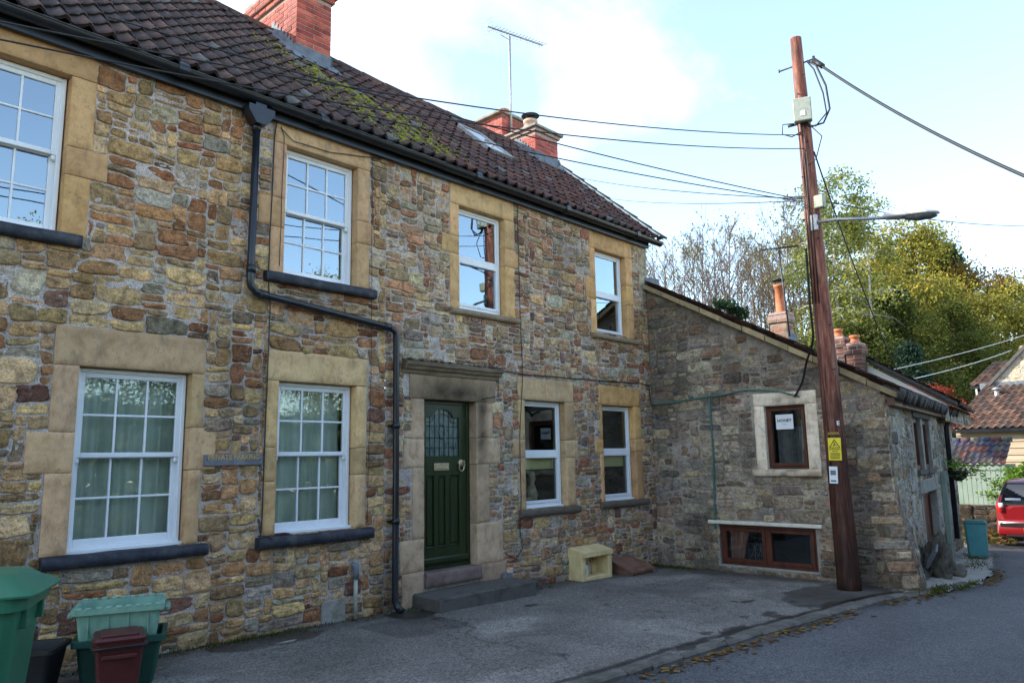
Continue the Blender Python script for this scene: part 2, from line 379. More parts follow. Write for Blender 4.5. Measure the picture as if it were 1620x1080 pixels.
# ================================================================== rubble masonry
PAL=np.array([(.40,.275,.145),(.33,.205,.10),(.44,.32,.19),(.26,.115,.055),(.31,.155,.075),(.27,.235,.19),(.33,.30,.26),(.16,.085,.07),(.50,.34,.165),(.2,.15,.11),(.37,.25,.15)])
def _des(p,k=.24):
    p=np.array(p);g=p.mean(1,keepdims=True);return p*(1-k)+g*k*np.array([1.04,1.,.93])
PW=np.array([.2,.17,.14,.08,.1,.07,.05,.02,.08,.03,.06])
PAL_R=np.array([(.38,.275,.16),(.32,.215,.13),(.42,.33,.22),(.29,.13,.07),(.34,.18,.1),(.30,.27,.22),(.35,.33,.29),(.19,.12,.11),(.43,.29,.145),(.25,.2,.15)])
PAL=_des(PAL,.1)*[1.3,1.2,1.06];PAL_R=_des(PAL_R,.18)*[1.34,1.23,1.1]
def pack(u0,u1,v0,v1,holes,cw,ch,rg,big=1.,wr=(2,8),hr=(2,5)):
    nx,nz=int((u1-u0)/cw),int((v1-v0)/ch); cw=(u1-u0)/nx; ch=(v1-v0)/nz
    occ=np.zeros((nx,nz),bool)
    for a,b,c,d in holes:
        i0,i1=max(0,int(math.ceil((a-u0)/cw-.3))),int(math.floor((b-u0)/cw+.3)); j0,j1=max(0,int(math.ceil((c-v0)/ch-.3))),int(math.floor((d-v0)/ch+.3))
        occ[i0:i1,j0:j1]=True
    R=[]
    for j in range(nz):
        i=0
        while i<nx:
            if occ[i,j]: i+=1;continue
            free=0
            while i+free<nx and not occ[i+free,j] and free<wr[1]+2: free+=1
            h=rg.choice([hr[0],hr[0],hr[0]+1,hr[0]+1,hr[0]+2,hr[1]]); 
            if rg.rand()<.05*big: h=hr[1]+rg.randint(1,3)
            w=int(round(h*ch/cw*rg.uniform(1.15,3.6))); w=max(wr[0],min(w,wr[1]))
            if rg.rand()<.10: w=max(wr[0],min(wr[1]+2,w+3)); h=max(hr[0],h-1)
            if free<=w+1: w=min(free,w+1)
            w=min(w,free)
            hh=0
            while hh<h and j+hh<nz and not occ[i:i+w,j+hh].any(): hh+=1
            # avoid leaving one-cell slots above
            if j+hh+1<nz and hh<=h and occ[i:i+w,min(nz-1,j+hh+1)].any() and not occ[i:i+w,j+hh].any(): hh+=1
            occ[i:i+w,j:j+hh]=True
            R.append((u0+i*cw,u0+(i+w)*cw,v0+j*ch,v0+(j+hh)*ch)); i+=w
    return np.array(R)
def rubble(mb,u0,u1,v0,v1,holes,T,seed,pal=PAL,pw=None,mi_stone=0,mi_mortar=1,proud=(.004,.018),gap=.009,warp=.028,top=None,cw=.05,ch=.033,openings=(),mres=.035,dark=None,batter=None,fade=None,msh=0.,big=1.,ush=None):
    rg=np.random.RandomState(seed)
    R=pack(u0,u1,v0,v1,holes,cw,ch,rg,big)
    if top is not None: R=R[(R[:,3]-.02<=top((R[:,0]+R[:,1])/2))]
    cx,cz=(R[:,0]+R[:,1])/2,(R[:,2]+R[:,3])/2; n=len(R); K=22
    g=gap*rg.uniform(.35,1.5,n); hw=np.maximum((R[:,1]-R[:,0])/2-g*.6,.012);hh=np.maximum((R[:,3]-R[:,2])/2-g*.5,.010)
    th=(np.arange(K)+.5)*2*PI/K; c,s_=np.cos(th),np.sin(th)
    ex=rg.uniform(3.4,13,n)[:,None]
    sc=1/(np.abs(c)**ex+np.abs(s_)**ex)**(1/ex)
    pr=rg.randn(n,K); pr=(pr*.7+np.roll(pr,1,1))*.5; sc=sc*(1+pr*.07)
    sk=rg.uniform(-.16,.16,(n,1)); tp=rg.uniform(-.12,.12,(n,1))
    ox=c*sc*hw[:,None]; oz=s_*sc*hh[:,None]
    ox=ox*(1+tp*oz/hh[:,None])+sk*oz; oz=oz*(1+rg.uniform(-.1,.1,(n,1))*ox/hw[:,None])+rg.uniform(-.035,.035,(n,1))*ox
    pd=rg.uniform(proud[0],proud[1],n)
    rings=[(0,1.04,-.014),(0,1.,.35),(.004,1.,.9),(.013,.98,1.0),(.016,.55,1.05)]
    Vx=[];Vz=[];Vd=[]
    for inset,f,k in rings:
        fx=np.maximum(.25,1-inset/hw)[:,None]*f; fz=np.maximum(.25,1-inset/hh)[:,None]*f
        Vx.append(cx[:,None]+ox*fx);Vz.append(cz[:,None]+oz*fz)
        d=np.full((n,K),k) if k<0 else pd[:,None]*k*np.ones((n,K))
        if k>=.86: d=d+rg.uniform(-.005,.005,(n,K))+rg.uniform(-.05,.05,(n,1))*ox+rg.uniform(-.08,.08,(n,1))*oz
        Vd.append(d)
    nr=len(rings)
    X=np.stack(Vx,1).reshape(n,-1);Z=np.stack(Vz,1).reshape(n,-1);D=np.stack(Vd,1).reshape(n,-1)
    X=np.concatenate([X,cx[:,None]],1);Z=np.concatenate([Z,cz[:,None]],1);D=np.concatenate([D,(pd*1.1+rg.uniform(-.003,.004,n))[:,None]],1)
    w=warp
    def wx(x,z): return w*.8*fbm(x*1.7,z*1.7,3.1,seed)+w*.6*fbm(x*8,z*8,1.1,seed+5)
    def wz(x,z): return w*1.5*fbm(x*1.1,z*1.4,8.1,seed+9)+w*.5*fbm(x*9,z*9,5.1,seed+3)
    ed=sstep(0,.15,X-u0)*sstep(0,.15,u1-X)
    X2=X+wx(X,Z)*ed;Z2=Z+wz(X,Z)
    col=pal[rg.choice(len(pal),n,p=pw if pw is not None else (np.array([.17,.15,.14,.09,.11,.09,.07,.03,.09,.06]) if pal is PAL_R else None))]*rg.uniform(.6,1.3,(n,1))*(1+rg.uniform(-.06,.06,(n,3)))
    cc=np.repeat(col[:,None,:],K*nr+1,1)*1.
    if dark is not None: cc=cc*dark(X2,Z2)[...,None]
    DD=-D
    if batter is not None: DD=DD-batter(X2,Z2)
    if ush is not None: X2=X2+ush(X2,Z2)
    V=np.stack([X2,DD,Z2],-1)
    m_=K*nr+1; q=[]
    for r in range(nr-1):
        for j in range(K):
            k=(j+1)%K; q.append((r*K+j,r*K+k,(r+1)*K+k,(r+1)*K+j))
    q=np.array(q); t3=np.array([((nr-1)*K+j,(nr-1)*K+(j+1)%K,nr*K) for j in range(K)])
    off=np.arange(n)[:,None,None]*m_
    b0=mb.n
    mb.add(V.reshape(-1,3),(q[None]+off).reshape(-1,4),mi_stone,cc.reshape(-1,3),T)
    mb.F.append(((t3[None]+off).reshape(-1,3)+b0,mi_stone,True))
    # mortar sheet
    nx,nz=int((u1-u0)/mres)+1,int((v1-v0)/mres)+1
    xs=np.linspace(u0,u1,nx);zs=np.linspace(v0,v1,nz)
    Xg,Zg=np.meshgrid(xs,zs,indexing='ij'); Dg=.007*fbm(Xg*9,Zg*9,2,seed+40,3)+.006*fbm(Xg*2,Zg*2,7,seed+44,2)+msh
    if top is not None: Zg=np.minimum(Zg,top(Xg)+.02)
    DD=-Dg
    if batter is not None: DD=DD-batter(Xg,Zg)
    if ush is not None: Xg=Xg+ush(Xg,Zg)
    V=np.stack([Xg,DD,Zg],-1).reshape(-1,3)
    Fg=grid(nx,nz); cxm=V[Fg].mean(1); keep=np.ones(len(Fg),bool)
    for a,b,c_,d in openings: keep&=~((cxm[:,0]>a-.03)&(cxm[:,0]<b+.03)&(cxm[:,2]>c_-.03)&(cxm[:,2]<d+.03))
    cg=np.ones((len(V),3))
    if dark is not None: cg=cg*dark(V[:,0],V[:,2])[:,None]
    mb.add(V,Fg[keep],mi_mortar,cg,T)
def block(mb,x0,x1,z0,z1,yf=-.016,yb=.2,tint=(.42,.31,.165),T=None,seed=0,stain=None,res=.045,g=.0025,mi=0,rough=.0025,bev=.007):
    x0+=g;x1-=g;z0+=g;z1-=g
    nx=max(3,int((x1-x0)/res)+1);nz=max(3,int((z1-z0)/res)+1)
    xs=np.concatenate([[x0],[x0+bev],np.linspace(x0,x1,nx)[1:-1],[x1-bev],[x1]]);zs=np.concatenate([[z0],[z0+bev],np.linspace(z0,z1,nz)[1:-1],[z1-bev],[z1]])
    X,Z=np.meshgrid(xs,zs,indexing='ij');Y=np.full_like(X,yf)
    e=(X<=x0+1e-9)|(X>=x1-1e-9)|(Z<=z0+1e-9)|(Z>=z1-1e-9)
    Y=Y+rough*fbm(X*14,Z*14,seed,seed+3,3)*2; Y=Y+np.where(e,bev+.003*vn(X*20,Z*20,2,seed),0)
    tint=np.array(tint)*1.0+.05*np.mean(tint)
    col=tint*rs.uniform(.9,1.1)*np.ones(X.shape+(3,))
    col=col*(1+.16*fbm(X*3,Z*3,seed,seed,4))[...,None]
    if stain is not None: col=col*stain(X,Z)[...,None]
    V=np.stack([X,Y,Z],-1).reshape(-1,3);nx,nz=len(xs),len(zs)
    mb.add(V,grid(nx,nz),mi,col.reshape(-1,3),T)
    # sides
    ring=[i*nz for i in range(nx)]+[(nx-1)*nz+j for j in range(1,nz)]+[i*nz+nz-1 for i in range(nx-2,-1,-1)]+[j for j in range(nz-2,0,-1)]
    ring=np.array(ring);A=V[ring];cA=col.reshape(-1,3)[ring];
    steps=[A.copy() for _ in range(4)]
    for k_,S in enumerate(steps): S[:,1]=A[:,1]+(yb-A[:,1])*k_/3
    n=len(ring);F=[]
    for k_ in range(3):
        for i in range(n):
            j=(i+1)%n;F.append((k_*n+i,(k_+1)*n+i,(k_+1)*n+j,k_*n+j))
    mb.add(np.concatenate(steps),np.array(F),mi,np.tile(cA,(4,1)),T)
def surround(mb,x0,x1,z0,z1,T=None,lh=.27,jl=.17,jr=.17,mid=(.36,.56),ml=.13,mr=.13,tint=(.56,.36,.175),stain=None,yf=-.014,yb=.2,sd=1,mtop=None,ltint=None,bot=True):
    r=random.Random(sd)
    def tn(k=1): f=r.uniform(.86,1.12)*k; return (tint[0]*f,tint[1]*f*r.uniform(.96,1.04),tint[2]*f*r.uniform(.9,1.1))
    block(mb,x0-jl,x1+jr,z1,z1+lh,yf-.002,yb,ltint or tn(),T,sd,stain)
    H=z1-z0
    for side in (0,1):
        a,b=(x0-jl,x0) if side==0 else (x1,x1+jr)
        f0=mid[0]+r.uniform(-.02,.02);f1=mid[1]+r.uniform(-.02,.02)
        ma,mb_=(a-ml,b) if side==0 else (a,b+mr)
        block(mb,a,b,z0+H*f1,z1,yf,yb,tn(),T,sd+3+side,stain)
        block(mb,ma,mb_,z0+H*f0,z0+H*f1,yf-.001,yb,tn(),T,sd+5+side,stain)
        block(mb,a,b,z0,z0+H*f0,yf,yb,tn(),T,sd+7+side,stain)
    h=[(x0-jl,x1+jr,z0,z1+lh)]
    if ml>.02: h.append((x0-jl-ml,x0,z0+H*mid[0],z0+H*mid[1]))
    if mr>.02: h.append((x1,x1+jr+mr,z0+H*mid[0],z0+H*mid[1]))
    return h
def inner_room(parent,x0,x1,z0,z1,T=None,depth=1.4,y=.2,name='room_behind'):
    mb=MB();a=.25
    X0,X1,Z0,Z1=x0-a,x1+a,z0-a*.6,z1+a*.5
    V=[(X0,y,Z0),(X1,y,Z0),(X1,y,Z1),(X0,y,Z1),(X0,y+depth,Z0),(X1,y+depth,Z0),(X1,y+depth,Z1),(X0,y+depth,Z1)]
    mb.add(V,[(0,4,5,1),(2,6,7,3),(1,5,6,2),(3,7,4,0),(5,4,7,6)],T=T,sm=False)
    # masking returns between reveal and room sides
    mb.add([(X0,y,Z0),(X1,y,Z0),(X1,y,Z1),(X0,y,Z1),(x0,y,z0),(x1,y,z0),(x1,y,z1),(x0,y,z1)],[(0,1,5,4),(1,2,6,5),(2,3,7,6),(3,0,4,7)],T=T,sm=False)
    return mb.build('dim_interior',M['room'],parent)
def curtain(parent,x0,x1,z0,z1,y=.27,folds=9,amp=.022,T=None,m='curtain',sd=0,pinch=None,name='curtain'):
    mb=MB();nx=int((x1-x0)*70)+8;nz=9
    X,Z=np.meshgrid(np.linspace(x0,x1,nx),np.linspace(z0,z1,nz),indexing='ij')
    u=(X-x0)/(x1-x0)
    ph=u*folds*2*PI+2.2*vn(u*4,0,sd,sd)
    Y=y+amp*np.sin(ph)*(1+.3*vn(u*6,Z*2,1,sd))+.3*amp*np.sin(ph*2.3+1)
    if pinch is not None: X=x0+(X-x0)*pinch((Z-z0)/(z1-z0))
    mb.add(np.stack([X,Y,Z],-1).reshape(-1,3),grid(nx,nz),T=T)
    return mb.build(name,M[m],parent)
def pane(parent,x0,x1,z0,z1,y,T=None,m='glass',name='glass',tilt=0):
    mb=MB();t=tilt
    mb.add([(x0,y,z0),(x1,y+t,z0),(x1,y+t*.5,z1),(x0,y-t*.5,z1)],[(0,1,2,3)],T=T,sm=False)
    return mb.build(name,M[m],parent)
def frame_bx(mb,x0,x1,z0,z1,y0,y1,w,wb=None,T=None,b=.005,mi=0):
    wb=wb or w
    for q in ((x0,x0+w,z0,z1),(x1-w,x1,z0,z1)): mb.add(*box(q[0],q[1],y0,y1,q[2],q[3],b),T=T,sm=False,mi=mi)
    mb.add(*box(x0+w,x1-w,y0+.001,y1-.001,z0,z0+wb,b),T=T,sm=False,mi=mi);mb.add(*box(x0+w,x1-w,y0+.001,y1-.001,z1-w,z1,b),T=T,sm=False,mi=mi)
def sash_window(house,x0,x1,z0,z1,sd=0,cur=True,bars=(3,2),yw=.09,up_cur=True):
    zm=z0+(z1-z0)*.515
    f=MB(); frame_bx(f,x0,x1,z0,z1,yw,yw+.12,.035,.03); w=f.build('sash_window',M['white'],house)
    f=MB(); f.add(*box(x0-.012,x1+.012,yw-.05,yw+.05,z0-.028,z0+.012,.006),sm=False); f.build('window_ledge',M['white'],w)
    for nm,za,zb,y in (('upper_sash',zm-.02,z1-.03,yw+.018),('lower_sash',z0+.014,zm+.02,yw+.062)):
        s_=MB(); a,b=x0+.03,x1-.03
        frame_bx(s_,a,b,za,zb,y,y+.04,.045,.075 if nm[0]=='l' else .042)
        ia,ib=a+.045,b-.045;ja=za+(.075 if nm[0]=='l' else .042);jb=zb-.045
        for k in range(1,bars[0]): xc=ia+(ib-ia)*k/bars[0]; s_.add(*box(xc-.009,xc+.009,y+.004,y+.034,ja,jb,.003),sm=False)
        for k in range(1,bars[1]): zc=ja+(jb-ja)*k/bars[1]; s_.add(*box(ia,ib,y+.006,y+.032,zc-.009,zc+.009,.003),sm=False)
        if nm[0]=='u':
            for k in (a,b-.04): s_.add(*box(k,k+.04,y-.001,y+.041,za-.05,za+.0,.012),sm=False)   # horns
        s_.build(nm,M['white'],w)
        pane(w,ia-.005,ib+.005,ja-.005,jb+.005,y+.02,m='glass_low' if cur else 'glass',tilt=random.uniform(-.004,.004))
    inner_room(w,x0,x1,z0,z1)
    if cur: curtain(w,x0+.02,x1-.02,z0,z1,.27,8,.028,sd=sd)
    elif False: curtain(w,x0+.0,x0+.2,z0,z1,.27,3,.028,sd=sd);curtain(w,x1-.2,x1,z0,z1,.27,3,.028,sd=sd+1)
    return w
def casement_window(house,x0,x1,z0,z1,split=.5,sd=0,yw=.085,extra=None,tlt=0):
    zm=z0+(z1-z0)*split
    f=MB(); frame_bx(f,x0,x1,z0,z1,yw,yw+.09,.042,.05); f.add(*box(x0+.042,x1-.042,yw+.001,yw+.089,zm-.022,zm+.022),sm=False)
    w=f.build('casement_window',M['white'],house)
    for nm,za,zb in (('upper_casement',zm+.022,z1-.042),('lower_casement',z0+.05,zm-.022)):
        s_=MB(); p=.028 if nm[0]=='u' else .038
        frame_bx(s_,x0+.042,x1-.042,za,zb,yw-.012 if nm[0]=='l' else yw+.01,yw+.05,p,p)
        if nm[0]=='l': s_.add(*box((x0+x1)/2-.03,(x0+x1)/2+.03,yw-.02,yw-.01,za+.004,za+.02),sm=False)
        s_.build(nm,M['white'],w); pane(w,x0+.042+p-.004,x1-.042-p+.004,za+p-.004,zb-p+.004,yw+.03,m='glass_low' if z0<2 else 'glass',tilt=tlt or random.uniform(-.004,.004))
    f=MB(); f.add(*box(x0-.01,x1+.01,yw-.04,yw+.02,z0-.02,z0+.012,.006),sm=False); f.build('window_ledge',M['white'],w)
    inner_room(w,x0,x1,z0,z1)
    return w
# ================================================================== terrace
XS=5.2
WIN=dict(U1=(.93,1.84,3.52,4.93),L1=(2.06,3.0,.915,2.44),L2=(3.88,4.81,.915,2.43),U2=(3.89,4.79,3.525,4.93),
 U3=(6.36,7.21,3.50,4.87),L3=(7.55,8.41,.935,2.40),U4=(9.27,10.1,3.50,4.86),L4=(9.32,10.17,.94,2.40))
DOOR=(5.78,6.63,.33,2.33)
left_house=empty('terraced_house',(3.2,0,0),'rubble stone house with white multi-pane sash windows and black painted sills','house','houses in the stone terrace')
right_house=empty('terraced_house',(8,0,-.05),'rubble stone house with the green front door and single-pane white windows','house','houses in the stone terrace')
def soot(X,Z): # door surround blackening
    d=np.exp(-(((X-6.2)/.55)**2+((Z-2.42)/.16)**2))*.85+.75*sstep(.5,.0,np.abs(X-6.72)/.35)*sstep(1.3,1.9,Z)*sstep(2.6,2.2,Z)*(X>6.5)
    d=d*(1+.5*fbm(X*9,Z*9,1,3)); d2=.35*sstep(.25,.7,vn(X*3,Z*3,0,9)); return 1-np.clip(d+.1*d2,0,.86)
def lintel_stain(c,w,zt,k=.45):
    return lambda X,Z: 1-np.clip(k*sstep(zt-.2,zt+.02,Z+.05*fbm(X*8,Z*8,1,4))*(.6+.8*fbm(X*3,Z*2,2,8)),0,.7)
HL=[];HR=[]
sm=MB();SM={}
for key,side in (('U1','L'),('L1','L'),('L2','L'),('U2','L'),('U3','R'),('L3','R'),('U4','R'),('L4','R')):
    x0,x1,z0,z1=WIN[key]; mb=MB()
    P=dict(U1=dict(lh=.36,jl=.24,jr=.2,mr=.13,tint=(.54,.345,.165)),L1=dict(lh=.33,jl=.2,jr=.12,ml=.15,mr=.13,mid=(.44,.66),tint=(.52,.37,.215)),L2=dict(lh=.31,jl=.14,jr=.14,ml=.0,mr=.0,tint=(.55,.395,.205)),
      U2=dict(lh=.32,jl=.16,jr=.17,ml=.14,mr=.05,tint=(.5,.34,.185)),U3=dict(lh=.3,jl=.16,jr=.19,ml=.14,mr=.09,mid=(.5,.68),tint=(.56,.38,.18)),
      L3=dict(lh=.3,jl=.14,jr=.21,ml=.13,mr=.08,mid=(.45,.62),tint=(.5,.37,.205)),U4=dict(lh=.3,jl=.15,jr=.2,ml=.12,mr=.0,mid=(.4,.64),tint=(.56,.36,.165)),L4=dict(lh=.3,jl=.1,jr=.2,ml=.11,mr=.09,mid=(.5,.66),tint=(.57,.365,.165)))[key]
    h=surround(mb,x0,x1,z0,z1,sd=(3 if key[0]=='U' else 1)+int(key[1])*11,stain=lintel_stain(0,0,z1+.3,.5 if key[0]=='U' else .25),**P)
    (HL if side=='L' else HR).extend(h); SM[key]=mb
# sills
def sill(mb,x0,x1,z0,z1,yf,col,seed):
    nx=int((x1-x0)/.05)+2; xs=np.linspace(x0,x1,nx)
    prof=[(.05,z1+.012),(yf+.02,z1),(yf,z1-.015),(yf,z0+.015),(yf+.02,z0),(.05,z0)]
    V=[]
    for (y,z) in prof:
        V.append(np.stack([xs,np.full(nx,y)+.006*vn(xs*6,z*9,0,seed),np.full(nx,z)+.005*vn(xs*5,y*9,3,seed)],-1))
    V=np.stack(V,1).reshape(-1,3);np_=len(prof);F=[]
    for i in range(nx-1):
        for j in range(np_-1): F.append((i*np_+j,i*np_+j+1,(i+1)*np_+j+1,(i+1)*np_+j))
    mb.add(V,np.array(F),0,col,sm=True)
    mb.add(V[:np_],[tuple(range(np_))[::-1]],0,col,sm=False);mb.add(V[-np_:],[tuple(range(np_))],0,col,sm=False)
sills=dict(U1=(.7,1.99,3.42,3.525),L1=(1.87,3.19,.81,.905),L2=(3.68,5.02,.80,.905),U2=(3.67,5.02,3.42,3.525),U3=(6.19,7.43,3.42,3.495),L3=(7.40,8.66,.84,.93),U4=(9.1,10.36,3.42,3.495),L4=(9.18,10.44,.85,.935))
wins={}
for key in WIN:
    h=left_house if key in('U1','L1','L2','U2') else right_house
    x0,x1,z0,z1=WIN[key]
    if h is left_house: w=sash_window(h,x0+.01,x1-.01,z0+.015,z1-.005,sd=ord(key[1]),cur=key[0]=='L')
    else: w=casement_window(h,x0+.01,x1-.01,z0+.015,z1-.005,split={'U3':.5,'L3':.5,'U4':.49,'L4':.51}[key],tlt=-.0085 if key=='U3' else 0)
    wins[key]=w
    SM[key].build('window_surround',M['ashlar'],w)
    mb=MB(); a,b,c,d=sills[key]
    if h is left_house: sill(mb,a,b,c,d,-.085,(1,1,1),3);mb.build('window_sill',M['sill_paint'],w); HL.append((a,b,c,d))
    else: sill(mb,a,b,c,d,-.07,(.11,.1,.085) if key[0]=='L' else (.25,.21,.15),3);mb.build('window_sill',M['ashlar'],w); HR.append((a,b,c,d))
# blinds, ledges, ornaments and curtains inside the lower casement windows
for key in ('L3','L4'):
    x0,x1,z0,z1=WIN[key]; zm=(z0+z1)/2
    mb=MB();mb.add(*box(x0+.05,x1-.05,.185,.195,zm-.21,zm+.02,.004),sm=False);mb.build('roller_blind',M['blind'],wins[key])
    mb=MB();mb.add(*box(x0-.1,x1+.1,.21,.5,z0+.02,z0+.05),sm=False);mb.build('inner_ledge',M['ochre'],wins[key])
    mb=MB()
    if key=='L3':
        mb.add(*lathe([(.02,0),(.07,.02),(.09,.12),(.06,.22),(.035,.27),(.06,.34),(.055,.41),(.02,.45)],(x0+.52,.36,z0+.05),14))
        mb.add(*lathe([(.03,0),(.08,.03),(.085,.1),(.05,.13)],(x0+.22,.36,z0+.05),12));mb.add(*lathe([(.03,0),(.07,.03),(.06,.09)],(x0+.38,.33,z0+.05),12))
    else:
        for k in range(5): mb.add(*tube([(x0+.42,.38,z0+.05),(x0+.42+.03*(k-2),.38,z0+.3),(x0+.42+.06*(k-2),.36,z0+.45+.03*(k%2))],[.02,.014,.004],6))
        mb.add(*lathe([(.04,0),(.06,.05),(.05,.14)],(x0+.42,.38,z0+.05),12));mb.add(*lathe([(.04,0),(.07,.1),(.03,.24)],(x0+.1,.36,z0+.05),12))
    mb.build('window_ornament',M['ochre'],wins[key])
    curtain(wins[key],x0+.02,x0+.26,zm,z1,.33,3,.02,sd=5);
curtain(wins['U3'],WIN['U3'][0],WIN['U3'][0]+.16,3.5,4.87,.3,2,.02,sd=8)
# door surround -----------------------------------------------------
mb=MB();a,b,c,d=DOOR;t=(.5,.365,.21)
block(mb,5.55,6.98,d,2.62,-.018,.25,(.36,.28,.185),None,31,soot)
for x0,x1,z0,z1,s_ in ((5.575,a,1.86,d,1),(5.47,a,1.53,1.86,2),(5.60,a,.72,1.53,3),(5.42,a,.36,.72,4),(5.45,a,-.1,.36,5),(b,6.93,1.88,d,6),(b,7.06,1.55,1.88,7),(b,6.86,.83,1.55,8),(b,7.09,.33,.83,9),(6.66,7.15,-.1,.33,10)):
    k=rs.uniform(.9,1.1);pk=.85 if z1<.4 else 1
    block(mb,x0,x1,z0,z1,-.014,.25,(t[0]*k*pk*.95,t[1]*k*pk,t[2]*k*(pk+.2)),None,40+s_,soot)
    HR.append((x0,x1,z0,z1))
HR.append((5.44,7.03,2.33,2.8));HR.append((a-.03,b+.03,-.2,d+.1))
mb.build('door_surround',M['ashlar'],right_house)
mb=MB() # cornice hood
prof=[(.02,2.62),(-.03,2.62),(-.045,2.655),(-.085,2.675),(-.10,2.70),(-.13,2.715),(-.135,2.745),(-.10,2.765),(.0,2.80),(.02,2.80)]
nx=34;xs=np.linspace(5.43,7.03,nx);V=[]
for y,z in prof: V.append(np.stack([xs,y+.006*vn(xs*9,z*30,0,3),z+.006*vn(xs*7,y*30,1,5)],-1))
V=np.stack(V,1).reshape(-1,3);n_=len(prof);F=[(i*n_+j,i*n_+j+1,(i+1)*n_+j+1,(i+1)*n_+j) for i in range(nx-1) for j in range(n_-1)]
cc=np.array([.2,.17,.125])*(1-.5*sstep(2.7,2.78,V[:,2]))[:,None]*(1+.5*fbm(V[:,0]*6,V[:,2]*9,1,4))[:,None]
mb.add(V,np.array(F),0,cc,sm=False);mb.add(V[:n_],[tuple(range(n_))[::-1]],0,cc[:n_],sm=False);mb.add(V[-n_:],[tuple(range(n_))],0,cc[-n_:],sm=False)
# mossy grit on top of the hood
for i in range(60):
    x=rs.uniform(5.45,7.0);r=rs.uniform(.012,.03); mb.add(*lathe([(r*.2,-r*.4),(r,0),(r*.7,r*.6),(r*.1,r*.8)],(x,rs.uniform(-.1,-.02),2.775),6),col=(.06,.055,.04))
mb.build('door_hood',M['ashlar'],right_house)
# door --------------------------------------------------------------
yd=.13
door=MB()
x0,x1,z0,z1=a+.045,b-.045,c+.045,d-.04
gx0,gx1,gz0=x0+.1,x1-.12,1.66
# door slab as stiles/rails with an arched light
door.add(*box(x0,gx0,yd,yd+.045,z0,z1),sm=False);door.add(*box(gx1,x1,yd,yd+.045,z0,z1),sm=False)
door.add(*box(gx0,gx1,yd+.001,yd+.044,z0,z0+.2),sm=False);door.add(*box(gx0,gx1,yd+.001,yd+.044,1.42,gz0),sm=False)
cxm=(gx0+gx1)/2;W=(gx1-gx0)/2
def archz(u):  # u -1..1
    au=abs(u)
    return 2.13 if au>.62 else 2.13+.10*math.sqrt(max(0,1-(au/.62)**2))
us=np.linspace(-1,1,33);V=[];F=[]
for y in (yd+.002,yd+.043):
    for u in us: V+= [(cxm+u*W,y,archz(u)),(cxm+u*W,y,z1)]
n2=len(us)*2
for i in range(32): F.append((2*i,2*i+2,2*i+3,2*i+1));F.append((2*i,n2+2*i,n2+2*i+2,2*i+2))
door.add(V,F,sm=False)
for k in range(4):
    xa=gx0+(gx1-gx0)*[0,.3,.64,1][k]
    if k in(1,2): door.add(*box(xa-.035,xa+.035,yd+.002,yd+.043,z0+.2,1.42),sm=False)
door.add([(gx0,yd+.028,z0+.19),(gx1,yd+.028,z0+.19),(gx1,yd+.028,1.43),(gx0,yd+.028,1.43)],[(0,1,2,3)],sm=False)
pe=[gx0,gx0+(gx1-gx0)*.3-.035,gx0+(gx1-gx0)*.3+.035,gx0+(gx1-gx0)*.64-.035,gx0+(gx1-gx0)*.64+.035,gx1]
for k in (0,2,4):   # raised fields
    door.add(*box(pe[k]+.022,pe[k+1]-.022,yd+.012,yd+.03,z0+.24,1.385,.008),sm=False)
for k in (0,2,4): door.add(*box(pe[k],pe[k+1],yd-.004,yd+.02,z0+.2,z0+.222,.008),sm=False)
door.add(*box(x0+.01,x1-.01,yd-.05,yd,z0+.03,z0+.1,.018),sm=False) # weather bar
dr=door.build('front_door',M['door_green'],right_house)
mb=MB();frame_bx(mb,a,b,c,d,yd-.015,yd+.09,.045,.045);mb.build('door_frame',M['door_green'],dr)
mb=MB();mb.add([(gx0-.01,yd+.03,gz0-.01),(gx1+.01,yd+.03,gz0-.01),(gx1+.01,yd+.03,2.24),(gx0-.01,yd+.03,2.24)],[(0,1,2,3)],sm=False)
m_,t_,o_=nt('leaded_frosted_glass');co=geo(t_,(1,1,.4));nn=noise(t_,co,26,4,.6)
pbsdf(t_,o_,ramp(t_,nn,[(.35,(.05,.085,.08)),(.65,(.13,.18,.17))]),.22,0,bump(t_,nn,.3,.004),.8)
mb.build('door_glass',m_,dr)
mb=MB()
def lead(p): mb.add(*tube(p,.0035,5))
for k in range(1,7): xx=gx0+(gx1-gx0)*k/7; lead([(xx,yd+.024,gz0),(xx,yd+.024,archz((xx-cxm)/W))])
for z in (gz0+.1,gz0+.22,gz0+.36): lead([(gx0,yd+.024,z),(gx1,yd+.024,z)])
th=np.linspace(0,2*PI,25);lead([(cxm+.045*math.cos(q),yd+.02,1.95+.09*math.sin(q)) for q in th])
lead([(cxm+u*W*.95,yd+.02,archz(u)-.06) for u in us[1:-1]])
mb.build('door_leading',M['metal_dark'],dr)
mb=MB();lx=cxm-.03;mb.add(*box(lx-.12,lx+.12,yd-.012,yd,1.485,1.575,.006),sm=False);mb.add(*box(lx-.095,lx+.095,yd-.022,yd-.01,1.505,1.552,.008),sm=False);mb.build('letter_plate',M['brass'],dr)
mb=MB();kx=gx1+.02;mb.add(*lathe([(.01,-.03),(.04,-.022),(.05,0)],(kx,yd,1.57),14,'y'))
mb.add(*tube([(kx+.045*math.cos(q),yd-.025-.01*math.sin(q),1.53+.06*math.sin(q)) for q in np.linspace(0,2*PI,20)],.008,6,False));mb.build('door_knocker',M['brass'],dr)
mb=MB();mb.add(*lathe([(.008,-.02),(.022,-.012),(.028,0)],(x1-.045,yd,1.55),12,'y'));mb.add(*box(x1-.06,x1-.03,yd-.012,yd,1.49,1.6,.005),sm=False);mb.build('door_lock',M['brass'],dr)
inner_room(dr,a,b,c,d,y=.26)
